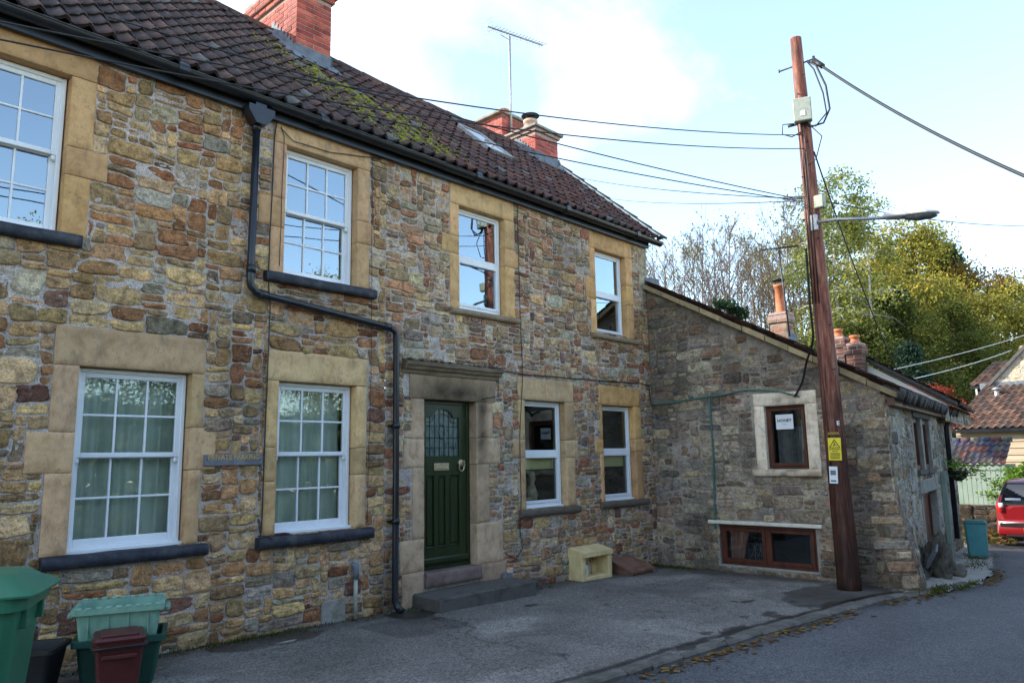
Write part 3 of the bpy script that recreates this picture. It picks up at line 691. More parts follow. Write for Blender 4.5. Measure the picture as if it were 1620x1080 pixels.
mb=MB();block(mb,5.78,6.67,.17,.33,-.06,.2,(1,1,1),None,61,None,bev=.012,rough=.004);V,F=box(5.783,6.667,-.05,.25,.3,.333,.01);mb.add(V,F,sm=False,col=(1,1,1));mb.build('door_threshold',M['step_pink'],right_house)
mb=MB();V,F=box(5.60,7.17,-.50,.02,-.20,.13,.018);mb.add(V,F,sm=False);mb.build('doorstep',M['door_stone'],right_house)
# walls -------------------------------------------------------------
def damp_top_dark(X,Z): # dark damp at foot of wall and by downpipe; darker patches and top band
    k=1-.35*sstep(.28,-.1,Z+.12*fbm(X*3,Z*3,1,3)-gz(X))
    k=k*(1-.3*sstep(.1,.6,fbm(X*1.1,Z*1.3,4,6)))
    k=k*(1-.38*np.exp(-((X-5.28)/.22)**2)*sstep(.9,.2,Z))*(1-.3*sstep(5.0,5.3,Z))
    return k
ops=[WIN[k] for k in WIN]+[DOOR]
mb=MB();rubble(mb,-1.5,XS,-.35,5.32,HL,None,11,PAL,PW,openings=ops,dark=damp_top_dark,cw=.047,ch=.032,gap=.013,proud=(.004,.026),warp=.036,msh=.001)
mb.add([(-1.5,.01,-.3),(-1.5,4.9,-.3),(-1.5,4.9,5.3),(-1.5,.01,5.3),(-1.5,2.45,7.6)],[(0,1,2,4,3)],1,(1,1,1),sm=False)
mb.build('stone_wall',[M['stone'],M['mortar']],left_house)
mb=MB();rubble(mb,XS,10.71,-.45,5.32,HR+[(10.5,10.72,4.2,5.32)],None,23,PAL_R,None,openings=ops,dark=damp_top_dark,cw=.043,ch=.029,gap=.013,proud=(.003,.023),warp=.036,msh=.002)
block(mb,10.5,10.75,4.78,5.3,-.012,.3,(.36,.3,.2),None,71,mi=0);block(mb,10.47,10.75,4.25,4.78,-.012,.3,(.38,.33,.23),None,72,mi=0)
mb.add([(10.73,.005,-.4),(10.73,4.9,-.4),(10.73,4.9,5.3),(10.73,.005,5.3),(10.73,2.45,7.5)],[(3,4,2,1,0)],1,(1,1,1),sm=False)
mb.build('stone_wall',[M['stone'],M['mortar']],right_house)
# roof --------------------------------------------------------------
PT=math.radians(42);EY,EZ=-.17,5.30;SL=(2.45-EY)/math.cos(PT)
def ridge_dz(x): return np.interp(x,[-2,3,5,7,9,11.2],[.2,.14,.06,-.03,-.06,-.06])
def roofpt(x,s,h=0):
    x=np.asarray(x,float);s=np.asarray(s,float)
    y=EY+s*math.cos(PT)-h*math.sin(PT); z=EZ+s*math.sin(PT)+h*math.cos(PT)+ridge_dz(x)*s/SL
    return np.stack(np.broadcast_arrays(x,y,z),-1)
def tiles(mb,xa,xb,skip=(),gauge=.245,w=.185,seed=1,pal=None):
    rg=np.random.RandomState(seed);nx_=int(round((xb-xa)/w));w=(xb-xa)/nx_;nr=int(math.ceil(SL/gauge));K=9
    t=np.linspace(-.04,1.04,K);prof=.026*np.cos(2*PI*t+.5)+.008*np.cos(4*PI*t)
    for r in range(nr):
        for i in range(nx_):
            x0=xa+i*w;s0=r*gauge
            if any(p[0]<x0+w/2<p[1] and p[2]<s0+gauge/2<p[3] for p in skip): continue
            jz=rg.uniform(-.004,.006);jx=rg.uniform(-.004,.004);js=rg.uniform(-.012,.01);rt=rg.uniform(-.012,.012)
            X=x0+jx+t*w
            s1=min(SL,s0+gauge+.05)
            rows=[(s0+js,.002+jz),(s0+js,.036+jz),(s0+js+.012,.042+jz),(s0+gauge*.5,.026+jz),(s1,.010+jz)]
            V=[roofpt(X,ss+rt*(t-.5)*w*2,hh+prof) for ss,hh in rows]
            c=pal[rg.randint(len(pal))]*rg.uniform(.7,1.3)
            if rg.rand()<.04: c=np.array([.13,.12,.11])
            A=np.concatenate(V); 
            mb.add(np.concatenate([V[0],V[1]]),grid(2,K)[:,::-1],0,c*.3,sm=False)  # tail edges painted darker, standing in for shade in the gaps
            cp=(.45+.75*sstep(-.02,.03,prof))[None,:,None]*c*np.array([1.15,1.05,1,.85])[:,None,None]  # troughs painted darker: dirt, plus shading put into the colour
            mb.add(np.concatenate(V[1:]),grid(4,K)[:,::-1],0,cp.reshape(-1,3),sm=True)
def roof(parent,xa,xb,seed,pal,skip=()):
    mb=MB();tiles(mb,xa,xb,skip,seed=seed,pal=pal)
    # solid deck below the tiles, and the back slope
    q=[roofpt(xa,.0,-.03),roofpt(xb,.0,-.03),roofpt(xb,SL,-.03),roofpt(xa,SL,-.03)]
    rows=20;xs=np.linspace(xa,xb,rows)
    D=np.concatenate([roofpt(xs,0,-.035),roofpt(xs,SL,-.035)]);
    if not skip: mb.add(D,grid(2,rows)[:,::-1],0,(.03,.025,.025))
    else:
        for p,q_ in ((xa,skip[0][0]),(skip[0][1],xb)): mb.add(np.array([roofpt(p,0,-.035),roofpt(q_,0,-.035),roofpt(q_,SL,-.035),roofpt(p,SL,-.035)]),[(0,1,2,3)],0,(.03,.025,.025))
    top=roofpt(xs,SL,.01);bk=top.copy();bk[:,1]=5.1;bk[:,2]=5.2
    mb.add(np.concatenate([top,bk]),grid(2,rows)[:,::-1],0,(.05,.035,.03))
    return mb.build('tiled_roof',M['tile'],parent)
P_dark=np.array([1.0,.9,.84])*np.array([(.075,.045,.04),(.06,.042,.042),(.09,.052,.042),(.055,.04,.038),(.10,.06,.05)])
P_red=np.array([.98,.9,.88])*np.array([(.10,.05,.042),(.085,.042,.035),(.12,.055,.04),(.07,.042,.038),(.095,.06,.052)])
SKY=(7.93,8.55,1.53,2.70)
rfL=roof(left_house,-1.6,5.95,5,P_dark)
rfR=roof(right_house,5.95,11.02,6,P_red)
def ridge(parent,xa,xb,nm='ridge_tile_course'):
    mb=MB();n=int((xb-xa)/.42);
    for i in range(n):
        a_=xa+(xb-xa)*i/n;b_=xa+(xb-xa)*(i+1)/n+.02;V=[]
        for x,r in ((a_,.115),(a_+.02,.12),(b_,.11)):
            p=roofpt(x,SL,.0)
            for k in range(9):
                q=PI*(k/8)*1.1-.05*PI;V.append((x,p[1]+math.cos(q)*r,p[2]-.03+math.sin(q)*r*.95))
        V=np.array(V);mb.add(V,grid(3,9)[:,::-1],0,P_dark[i%5]*rs.uniform(.9,1.3))
    return mb.build(nm,M['tile'],parent)
ridge(rfL,-1.6,5.0);ridge(rfR,5.65,11.0)
# verge coping and lead
mb=MB()
for i in range(9):
    s0=SL*i/9;s1=SL*(i+1)/9
    V=np.array([roofpt(10.93,s0,.05),roofpt(11.12,s0,.055),roofpt(11.12,s1,.045),roofpt(10.93,s1,.04),roofpt(10.93,s0,.085),roofpt(11.12,s0,.09),roofpt(11.12,s1,.07),roofpt(10.93,s1,.07)])
    mb.add(V,[(4,5,6,7),(0,1,5,4),(0,4,7,3),(1,2,6,5),(2,3,7,6),(0,3,2,1)],0,np.array([.085,.075,.065])*rs.uniform(.8,1.2),sm=False)
mb.build('verge_coping',M['tile'],rfR)
mb=MB();V=np.array([roofpt(10.86,.0,.055),roofpt(10.9,.0,.075),roofpt(10.9,SL,.075),roofpt(10.86,SL,.055)]);mb.add(V,[(0,1,2,3)],0,(.3,.27,.23),sm=False);mb.build('verge_fillet',M['cream'],rfR)
# velux skylight
mb=MB();s0,s1=1.60,2.66;xa,xb=7.95,8.52
sa,sb=s0+.0,s1
for (p,q,r_,t2) in ((xa,xa+.05,sa,sb),(xb-.05,xb,sa,sb),(xa,xb,sa,sa+.06),(xa,xb,sb-.06,sb)):
    V=[roofpt(x,s,h) for h in(.02,.095) for x,s in((p,r_),(q,r_),(q,t2),(p,t2))]
    mb.add(V,[(4,5,6,7),(0,1,5,4),(1,2,6,5),(2,3,7,6),(3,0,4,7)],sm=False)
sk=mb.build('roof_window',M['galv'],rfR)
mb=MB();mb.add([roofpt(xa+.04,sa+.05,.082),roofpt(xb-.04,sa+.05,.082),roofpt(xb-.04,sb-.05,.082),roofpt(xa+.04,sb-.05,.082)],[(0,1,2,3)],sm=False)
m_,t_,o_=nt('skylight_glass');pbsdf(t_,o_,(.05,.08,.1),.03,0,None,1.);mb.build('roof_window_glass',m_,sk) if False else mb.build('glass',m_,rfR)
# moss clumps below the chimney
mb=MB();rg=np.random.RandomState(4);cnt=0
while cnt<6500:
    s=rg.uniform(.1,2.6);u=rg.randn()
    xc=5.25+(1-s/2.6)*.55;x=xc+u*(.26+.28*(1-abs(s-1.3)/1.3))-.1
    if s>2.0: x=rg.uniform(4.3,5.2)
    if vn(x*5,s*5,0,3)+.25*rg.randn()<(.05 if s<2.0 else .3): continue
    i=(x-(-1.6))/.185;tt=(i%1);h=.036+.026*math.cos(2*PI*tt+.5)
    sf=(s/.245)%1
    if sf>.55 and rg.rand()<.55: continue
    p=roofpt(x,s,h-.012+.01*(1-sf));r=rg.uniform(.008,.024)
    V,F=lathe([(r,-r*.4),(r*.95,r*.25),(r*.4,r*.55)],(0,0,0),6);V=np.array(V)*[1,1,1]*rg.uniform(.8,1.3,3);mb.add(V+p,F);cnt+=1
for k in range(500):
    x=rg.uniform(9.2,10.9);s=rg.uniform(2.0,3.45)
    if vn(x*4,s*4,0,13)<.1: continue
    p=roofpt(x,s,.02);r=rg.uniform(.01,.022);V,F=lathe([(r,-r*.4),(r*.95,r*.25),(r*.4,r*.55)],(0,0,0),6);mb.add(np.array(V)+p,F)
tag(mb.build('roof_moss',M['moss'],root=(5.5,.6,6)),'thick green moss growing on the dark roof tiles below the big brick chimney','moss',kind='stuff')
# gutters, fascia -----------------------------------------------------
def gutter(parent,xa,xb,z=5.245,y=-.15,r=.062,drop=0):
    mb=MB();xs=np.linspace(xa,xb,12);V=[]
    for rr in (r,r-.006):
        for x in xs:
            zz=z-drop*(x-xa)/(xb-xa)
            for k in range(9):
                q=PI+PI*k/8;V.append((x,y+rr*math.cos(q),zz+rr*math.sin(q)))
    V=np.array(V);n=12*9;G=grid(12,9)
    mb.add(V[:n],G[:,::-1]);mb.add(V[n:],G)
    rim=[(i*9,(i+1)*9,n+(i+1)*9,n+i*9) for i in range(11)]+[((i+1)*9+8,i*9+8,n+i*9+8,n+(i+1)*9+8) for i in range(11)]
    mb.add(V,rim);mb.add(*tube([(xa,y-r,z+.003),(xb,y-r,z+.003-drop)],.009,6))
    for e in (xa,xb): mb.add([(e,y+r*math.cos(PI+PI*k/8),z-(drop if e==xb else 0)+r*math.sin(PI+PI*k/8)) for k in range(9)],[tuple(range(9))],sm=False)
    for x in np.arange(xa+.6,xb,1.85):   # union clips
        mb.add(*tube([(x-.05,y,z-.002),(x+.05,y,z-.002)],r+.010,16,False))
    return mb.build('rain_gutter',M['black_paint'],parent)
gutter(left_house,-1.6,3.62,5.26);gutter(left_house,3.62,5.95,5.26);gutter(right_house,5.95,11.0,5.255)
for h_,xa,xb in ((left_house,-1.5,5.2),(right_house,5.2,10.75)):
    mb=MB();mb.add(*box(xa,xb,-.075,-.03,5.13,5.30,.003),sm=False);mb.build('fascia_board',M['black_paint'],h_)
mb=MB()
hx=3.5
V,F=prism([(hx-.14,5.16),(hx+.14,5.16),(hx+.14,5.10),(hx+.055,4.98),(hx-.055,4.98),(hx-.14,5.10)],-.19,-.05);mb.add(V,F,sm=False);mb.add(*box(hx-.06,hx+.06,-.17,-.09,5.15,5.24),sm=False)
mb.add(*tube([(hx,-.085,5.0),(hx-.01,-.085,3.40),(hx+.0,-.085,3.33),(hx+.05,-.085,3.28),(hx+.12,-.085,3.262),(5.18,-.085,3.115),(5.27,-.085,3.08),(5.295,-.085,3.02),(5.30,-.085,1.5),(5.30,-.085,.1),(5.31,-.11,.04),(5.33,-.17,0)],.037,12))
for z in (4.97,3.5): mb.add(*tube([(hx-.005,-.085,z-.04),(hx-.005,-.085,z+.04)],.046,12))
for z in (2.0,.95): mb.add(*tube([(5.30,-.085,z-.03),(5.30,-.085,z+.03)],.046,12));mb.add(*box(5.24,5.36,-.05,0,z-.015,z+.015),sm=False)
for q in (hx+.12,5.15): mb.add(*tube([(q-.03,-.085,3.262-(q-hx-.12)*.0935+.003),(q+.05,-.085,3.262-(q-hx-.12)*.0935-.004)],.046,12))
mb.build('downpipe',M['black_paint'],left_house)
mb=MB();mb.add(*tube([(4.80,-.06,.0),(4.80,-.06,.42)],.022,10));pp=mb.build('waste_pipe',M['galvbox'],left_house)
mb=MB();mb.add(*tube([(4.80,-.06,.40),(4.80,-.06,.53),(4.80,.02,.55)],.033,10));mb.build('pipe_elbow',M['lead'],pp)
mb=MB();mb.add(*box(4.42,4.70,-.03,.02,-.02,.22,.008),sm=False);mb.build('air_brick_patch',M['concrete'],left_house)
# chimneys --------------------------------------------------------------
BRK=np.array([(.42,.085,.055),(.36,.07,.05),(.47,.12,.08),(.32,.06,.045),(.40,.10,.08)])
def brick_stack(mb,x0,x1,y0,y1,z0,z1,pal=BRK,bh=.075,bl=.225,seed=0,mi=0,mo=1):
    rg=np.random.RandomState(seed);rows=int((z1-z0)/bh)
    mb.add(*box(x0+.004,x1-.004,y0+.004,y1-.004,z0,z1,.002),mi=mo,sm=False)
    for r in range(rows):
        z=z0+r*bh
        for face in range(4):
            a,b=(x0,x1) if face<2 else (y0,y1)
            n=max(1,int(round((b-a)/bl)));wd=(b-a)/n;off=(r%2)*.5
            ks=np.arange(-1,n+1)
            for k in ks:
                u0=max(a,a+(k+off)*wd)+.004;u1=min(b,a+(k+off+1)*wd)-.004
                if u1-u0<.03: continue
                if face==0 and abs(u0-a)<.01: u0-=.004
                if face==0 and abs(u1-b)<.01: u1+=.004
                p=rg.uniform(.0,.004);c=pal[rg.randint(len(pal))]*rg.uniform(.8,1.2)
                if face==0: q=box(u0,u1,y0-p,y0+.02,z+.005,z+bh-.005,.004)
                elif face==1: q=box(u0,u1,y1-.02,y1+p,z+.005,z+bh-.005,.004)
                elif face==2: q=box(x0-p,x0+.02,u0+.004,u1-.004,z+.005,z+bh-.005,.004)
                else: q=box(x1-.02,x1+p,u0+.004,u1-.004,z+.005,z+bh-.005,.004)
                mb.add(*q,mi=mi,col=c,sm=False)
def pot(parent,x,y,z,h=.3,r=.11,m='terracotta',cap=False,holes=False):
    mb=MB();mb.add(*lathe([(r*1.15,0),(r*1.15,.03),(r*.95,.05),(r*.85,h-.06),(r*1.1,h-.05),(r*1.1,h),(r*.8,h),(r*.75,h-.15)],(x,y,z),18))
    o=mb.build('chimney_pot',M[m],parent)
    if cap:
        mb=MB();
        for k in range(4): q=k*PI/2;mb.add(*tube([(x+r*.8*math.cos(q),y+r*.8*math.sin(q),z+h-.02),(x+r*.9*math.cos(q),y+r*.9*math.sin(q),z+h+.1)],.006,5))
        mb.add(*lathe([(r*1.35,0),(r*1.4,.012),(r*.6,.05),(.01,.06)],(x,y,z+h+.09),18));mb.build('rain_cowl',M['metal_dark'],parent)
    return o
BM=[M['brick'],M['brick_mortar']]
mb=MB();brick_stack(mb,4.98,5.53,1.75,3.15,6.7,8.10,seed=3);brick_stack(mb,4.945,5.565,1.715,3.185,8.10,8.175,seed=4);brick_stack(mb,4.91,5.60,1.68,3.22,8.175,8.33,seed=5)
ch1=mb.build('brick_chimney',BM,left_house)
mb=MB();mb.add(*box(4.93,5.58,1.70,3.20,8.33,8.42,.02),sm=False);mb.build('chimney_cap',M['concrete'],ch1)
pot(ch1,5.25,2.1,8.4);pot(ch1,5.25,2.75,8.4)
mb=MB()
def flash(x0,x1,y0,y1,m_=mb):
    # apron and stepped side flashing
    s_a=(y0-EY)/math.cos(PT)
    mb_=m_
    V=[roofpt(x0-.1,s_a-.16,.055),roofpt(x1+.1,s_a-.16,.055),roofpt(x1+.1,s_a+.02,.075),roofpt(x0-.1,s_a+.02,.075)]
    mb_.add(V,[(0,1,2,3)],sm=False)
    p=roofpt(x0,s_a,.06);mb_.add([(x0-.01,y0-.012,p[2]-.08),(x1+.01,y0-.012,p[2]-.08),(x1+.01,y0-.012,p[2]+.16),(x0-.01,y0-.012,p[2]+.16)],[(0,1,2,3)],sm=False)
    for xx,sg in ((x0,-1),(x1,1)):
        s_b=min(SL,(y1-EY)/math.cos(PT));n=8
        for k in range(n):
            sa_=s_a+(s_b-s_a)*k/n;sb_=s_a+(s_b-s_a)*(k+1)/n;pa,pb=roofpt(xx,sa_,.05),roofpt(xx,sb_,.05)
            mb_.add([(xx+sg*.012,pa[1],pa[2]-.05),(xx+sg*.012,pb[1],pb[2]-.05),(xx+sg*.012,pb[1],pb[2]+.10),(xx+sg*.012,pa[1],pb[2]+.10)],[(0,1,2,3)],sm=False)
            mb_.add([roofpt(xx+sg*.012,sa_,.07),roofpt(xx+sg*.15,sa_,.05),roofpt(xx+sg*.15,sb_,.05),roofpt(xx+sg*.012,sb_,.07)],[(0,1,2,3)],sm=False)
flash(4.98,5.53,1.75,3.15);mb.build('lead_flashing',M['lead'],ch1)
BRK2=BRK*np.array([1.05,1,1.1])
mb=MB();brick_stack(mb,10.12,10.78,1.90,2.75,6.6,7.72,BRK2,seed=8);brick_stack(mb,10.08,10.82,1.86,2.79,7.72,7.78,BRK2,seed=9)
ch2=mb.build('brick_chimney',BM,right_house)
mb=MB();mb.add(*box(10.03,10.87,1.81,2.84,7.78,7.83,.01),sm=False);mb.build('chimney_cap',M['concrete'],ch2)
pot(ch2,10.45,2.3,7.82,.33,.13,'terracotta_pale',True)
mb=MB();flash(10.12,10.78,1.90,2.75,mb);mb.build('lead_flashing',M['lead'],ch2)
mb=MB();brick_stack(mb,10.22,10.86,2.85,3.65,6.6,8.42,BRK2,seed=10)
ch3=mb.build('brick_chimney',BM,right_house)
mb=MB();mb.add(*box(10.12,10.96,2.78,3.75,8.42,8.48,.01),sm=False);mb.build('chimney_cap',M['concrete'],ch3)
pot(ch3,10.62,3.2,8.47,.26,.13)
# tv aerial on the rear stack
ae=empty('tv_aerial',(10.3,2.84,7.7),'thin rooftop aerial on a tall mast strapped to the rear red chimney stack','aerial','roof aerials')
mb=MB();mb.add(*tube([(10.43,2.80,7.75),(10.43,2.80,10.15)],.024,7));mb.build('mast',M['galv'],ae)
def yagi(parent,a,b,n=16,el=.12,m='galv'):
    a=np.array(a);b=np.array(b);mb=MB();mb.add(*tube([a,b],.018,6));d=(b-a)/np.linalg.norm(b-a);s_=np.cross(d,[0,0,1]);s_/=np.linalg.norm(s_)
    up=np.cross(s_,d)
    for k in range(n):
        p=a+(b-a)*(.1+.9*k/(n-1));mb.add(*tube([p-s_*el,p+s_*el],.008,4))
        if k%2==0: mb.add(*tube([p-up*.04,p+up*.04],.005,4))
    for zz in (-.12,-.04,.04,.12): mb.add(*tube([a+up*zz-s_*.17,a+up*zz+s_*.17],.004,4))
    mb.add(*tube([a-up*.13,a+up*.13],.005,4));return mb.build('antenna_array',M[m],parent)
yagi(ae,at(771,42,1,2.8),at(858,72,1,2.8)+np.array([0,0,0]))
mb=MB();p=at(800,60,1,2.8);mb.add(*tube([p+[-.14,0,.12],p+[-.14,0,0],p+[.14,0,0],p+[.14,0,.06]],.009,6));mb.build('bracket',M['galv'],ae)
# ================================================================== low stone cottage (gable facing the parking place)
cottage=empty('low_cottage',(11.5,-2,-.1),'low grey stone cottage end wall with two brown wooden windows and a sloping verge','cottage')
TG=Matrix.Translation((10.72,0,0))@Matrix.Rotation(-PI/2,4,'Z')      # local u to world -y, outward to -x
ANG=math.radians(7);TL=Matrix.Translation((10.72,-3.66,0))@Matrix.Rotation(ANG,4,'Z')
vtop=lambda u: 4.40-.5545*np.asarray(u)
GH=(1.95,2.56,1.40,2.31); GL=(1.10,2.57,-.02,.56)
holes=[(1.78,2.72,1.30,2.50),(.92,2.70,.54,.64),(1.06,2.62,-.08,.6)]
PALA=1.18*np.array([(.26,.21,.14),(.30,.25,.17),(.22,.18,.13),(.24,.15,.09),(.33,.27,.18),(.2,.185,.16),(.16,.13,.10),(.28,.22,.13)])
PALA=_des(PALA,.3)*[1.15,1.12,1.1]
def gdark(u,v):
    k=1-.38*sstep(-.15,.25,fbm(u*1.2,v*1.6,4,31)+.35*sstep(1.9,3.1,v)-.12-.25*sstep(1.6,.8,u)*sstep(2.2,1.5,v))
    k2=1-.45*sstep(2.95,3.15,u)*sstep(2.2,1.8,v)*sstep(-.2,.2,.3+fbm(u*2,v*2,3,3))
    k3=1-.3*sstep(.35,.0,v+.2*fbm(u*2,v*2,1,1))
    return k*k2*k3
def gbat(u,v): return -.02*sstep(3.55,3.66,u)+.0*u+.16*sstep(2.8,3.66,u)*sstep(1.2,-.3,v)
mb=MB();rubble(mb,-.02,3.66,-.5,4.46,holes,TG,37,PALA,None,openings=[GH,GL],dark=gdark,cw=.055,ch=.036,gap=.02,proud=(.0,.012),warp=.045,top=vtop,msh=.0,batter=gbat,mres=.03,ush=lambda u,v:.25*sstep(3.0,3.66,u)*sstep(1.4,-.3,v)+.012*sstep(3.3,3.66,u))
mb.build('gable_wall',[M['stone'],M['mortar_grimy']],cottage)
def ldark(u,v): return (1-.3*sstep(.5,0,v+.2*fbm(u*2,v*2,1,1)))*(1-.25*sstep(.0,.3,fbm(u*1.5,v*2,4,13)))
def lbat(u,v): return -.02*sstep(.1,0,u)+.25*sstep(1.5,0,u)*sstep(1.4,-.3,v)
LW=(1.98,2.72,1.30,2.10,);LW2=(2.98,3.75,1.30,2.10);LD=(2.15,3.9,-.3,.98)
PALL=np.array([(.36,.30,.21),(.42,.36,.27),(.33,.27,.18),(.30,.2,.12),(.45,.41,.34),(.3,.28,.23)])
mb=MB();rubble(mb,0.0,7.0,-.7,2.42,[(1.9,3.85,1.25,2.30),(2.1,3.9,-.3,1.15)],TL,41,PALL,None,openings=[(1.95,3.8,1.28,2.15),LD],dark=ldark,cw=.06,ch=.04,gap=.02,proud=(-.003,.010),warp=.045,msh=.0,batter=lbat,ush=lambda u,v:-.17*sstep(1.2,0,u)*sstep(1.2,-.3,v)-.012*sstep(.3,0,u))
V,F=box(-.04,.32,-.02,.3,-.5,-.45);
mb.build('long_wall',[M['stone'],M['mortar_pale']],cottage)
mb=MB();z=-.35;i=0;rq=np.random.RandomState(19)
while z<2.15:
    h=rq.uniform(.10,.2);zm=z+h/2;s1=float(sstep(1.3,-.3,np.array(zm)));cx_=10.72-.16*s1;cy_=-3.66-.25*s1
    la,lb=(rq.uniform(.28,.42),rq.uniform(.14,.22)) if i%2 else (rq.uniform(.14,.2),rq.uniform(.3,.45))
    V,F=box(-.03,lb,-.035,la,-h/2+.008,h/2-.008,.022);V=np.array(V);V[:,0]+=.016*vn(V[:,0]*5,V[:,1]*5,V[:,2]*9+i,3);V[:,1]+=.016*vn(V[:,0]*5+4,V[:,1]*5,V[:,2]*9+i,5)
    k_=float(rq.uniform(.6,.95));mb.add(V,F,0,PALA[i%8]*1.15*k_,T=TR(cx_+.03,cy_+.034,zm,rz=.05,rx=-.12*s1,ry=.08*s1),sm=False);z+=h;i+=1
mb.build('corner_quoins',M['stone'],cottage)
# roof plane
P0=np.array([10.66,-3.80,2.375]);v1=np.array([0,3.8,3.8*.5545]);L2=7.1;v2=np.array([L2*math.cos(ANG),L2*math.sin(ANG),-.02])
nrm=np.cross(v2,v1);nrm/=np.linalg.norm(nrm)
mb=MB();rg=np.random.RandomState(3);nc=34;nr=14;K=7;t=np.linspace(-.04,1.04,K)
for r in range(nr):
    for i in range(nc):
        c=P_red[rg.randint(5)]*rg.uniform(.6,1.2)*.8
        def q(uu,s,h): return (P0+v2*((i+uu)/nc)[...,None]*(1) + v1*s + nrm*h[...,None]) if True else 0
        prof=.03*np.cos(2*PI*t)
        s0=r/nr-.003;s1=(r+1)/nr+.02
        A=[q(t,s0,prof+.045),q(t,s0,prof+.07),q(t,(s0+s1)/2,prof+.06),q(t,s1,prof+.045)]
        mb.add(np.concatenate(A[:2]),grid(2,K)[:,::-1],0,c*.6,sm=False);mb.add(np.concatenate(A[1:]),grid(3,K)[:,::-1],0,c)
e=lambda a,b,h:P0+v2*a+v1*b+nrm*h
mb.add([e(0.01,.0,.02),e(1,.0,.02),e(1,1.25,.02),e(.01,1.25,.02)],[(0,1,2,3)],0,(.04,.03,.03),sm=False)
mb.add([e(1,0,.02),e(1,1,.02),P0+v2+np.array([0,3.8,-1])],[(0,1,2)],0,(.1,.09,.08),sm=False)
mb.build('tiled_roof',M['tile'],cottage)
mb=MB() # verge stones along the gable
for k in range(11):
    a0,a1=k/11,(k+1)/11-.004;y0,y1=P0[1]+3.8*a0,P0[1]+3.8*a1;z0,z1=P0[2]+3.8*.5545*a0,P0[2]+3.8*.5545*a1
    x0,x1=10.60+rs.uniform(-.01,.01),10.85;h=.075+rs.uniform(-.008,.008)
    V=[(x0,y0,z0-.055),(x1,y0,z0-.055),(x1,y1,z1-.055),(x0,y1,z1-.055),(x0,y0,z0-.055+h),(x1,y0,z0-.055+h),(x1,y1,z1-.055+h),(x0,y1,z1-.055+h)]
    mb.add(V,[(4,5,6,7),(0,3,2,1),(0,4,7,3),(1,2,6,5),(0,1,5,4),(2,3,7,6)],0,np.array([.30,.26,.16])*rs.uniform(.8,1.15)*(.9+.1*(k%2)),sm=False)
mb.build('verge_coping',M['ashlar'],cottage)
mb=MB();mb.add([(10.66,-.02,4.36),(10.66,-.45,4.16),(10.98,-.45,4.2),(11.1,-.02,4.45),(10.66,-.02,4.62),(11.1,-.02,4.66)],[(0,1,2,3),(0,3,5,4)],sm=False);mb.build('lead_flashing',M['lead'],cottage)
# eaves tiles lump + gutter on the long wall
mb=MB();rq=np.random.RandomState(4)
for k in range(30):
    u=.05+k*.225;mb.add(*tube([TL@Vector((u,.05,2.44)),TL@Vector((u+rq.uniform(-.01,.01),-.21+rq.uniform(-.02,.02),2.335+rq.uniform(-.01,.01)))],[.085,.09],10),col=np.array([.05,.045,.042])*rq.uniform(.7,1.5),sm=True)
mb.build('eaves_tiles',M['tile'],cottage)
mb=MB();mb.add(*box(0,6.9,-.1,.0,2.22,2.33),T=TL,sm=False);mb.build('eaves_board',M['brownwood'],cottage)
mb=MB();mb.add(*tube([TL@Vector(p) for p in ((5.35,-.16,2.28),(5.35,-.14,2.15),(5.35,-.09,2.05),(5.35,-.08,.0))],.045,10));mb.build('downpipe',M['black_paint'],cottage)
# HONEY window
def wood_win(T,x0,x1,z0,z1,mull=None,yw=.05,nm='wooden_window',w_=.055,gl='glass_dim'):
    mb=MB();frame_bx(mb,x0,x1,z0,z1,yw,yw+.08,w_*.6,T=T);xs_=[x0+w_*.6]+([mull] if mull else [])+[x1-w_*.6]
    if mull: mb.add(*box(mull-.02,mull+.02,yw+.002,yw+.078,z0+.03,z1-.03),T=T,sm=False)
    w=mb.build(nm,M['brownwood'],cottage)
    for k in range(len(xs_)-1):
        a,b=xs_[k]+(.02 if k else 0),xs_[k+1]-(.02 if (mull and k==0) else 0)
        s_=MB();frame_bx(s_,a,b,z0+w_*.6,z1-w_*.6,yw-.01,yw+.05,w_*.8,T=T);s_.build('casement',M['brownwood'],w)
        pane(w,a+w_*.75,b-w_*.75,z0+w_*1.3,z1-w_*1.3,yw+.03,T,gl)
    mb=MB();frame_bx(mb,x0-.09,x1+.09,z0-.09,z1+.09,-.0,.2,.085,T=T);mb.build('reveal',M['concrete'],w)
    inner_room(w,x0,x1,z0,z1,T,1.2,.16)
    return w
w=wood_win(TG,GH[0],GH[1],GH[2],GH[3]);
# the window leans slightly out of true in its painted surround
mb=MB();surr=[(1.79,2.73,2.31,2.50),(1.79,1.95,1.38,2.31),(2.56,2.73,1.38,2.31)]
for i,q in enumerate(surr): block(mb,q[0],q[1],q[2],q[3],-.02,.16,(.68,.65,.55),TG,80+i,lambda X,Z:1-.35*sstep(.1,.45,fbm(X*5,Z*5,2,7)),rough=.005,g=.0)
block(mb,1.72,2.74,1.29,1.385,-.05,.16,(.55,.51,.41),TG,90,lambda X,Z:1-.6*sstep(-.05,.3,fbm(X*6,Z*9,2,9)),rough=.006)
mb.build('painted_surround',M['ashlar'],w)
curtain(w,GH[0]+.1,GH[1]-.1,GH[2],GH[2]+.6,.18,5,.012,TG,'slate_sign',sd=3)
mb=MB();mb.add(*box(2.085,2.345,.069,.073,1.965,2.18,.0005),T=TG,sm=False);pap=mb.build('paper_notice',M['paper'],root=(10.65,-2.2,1.96));tag(pap,'white paper notice reading HONEY taped inside the small brown window','notice')
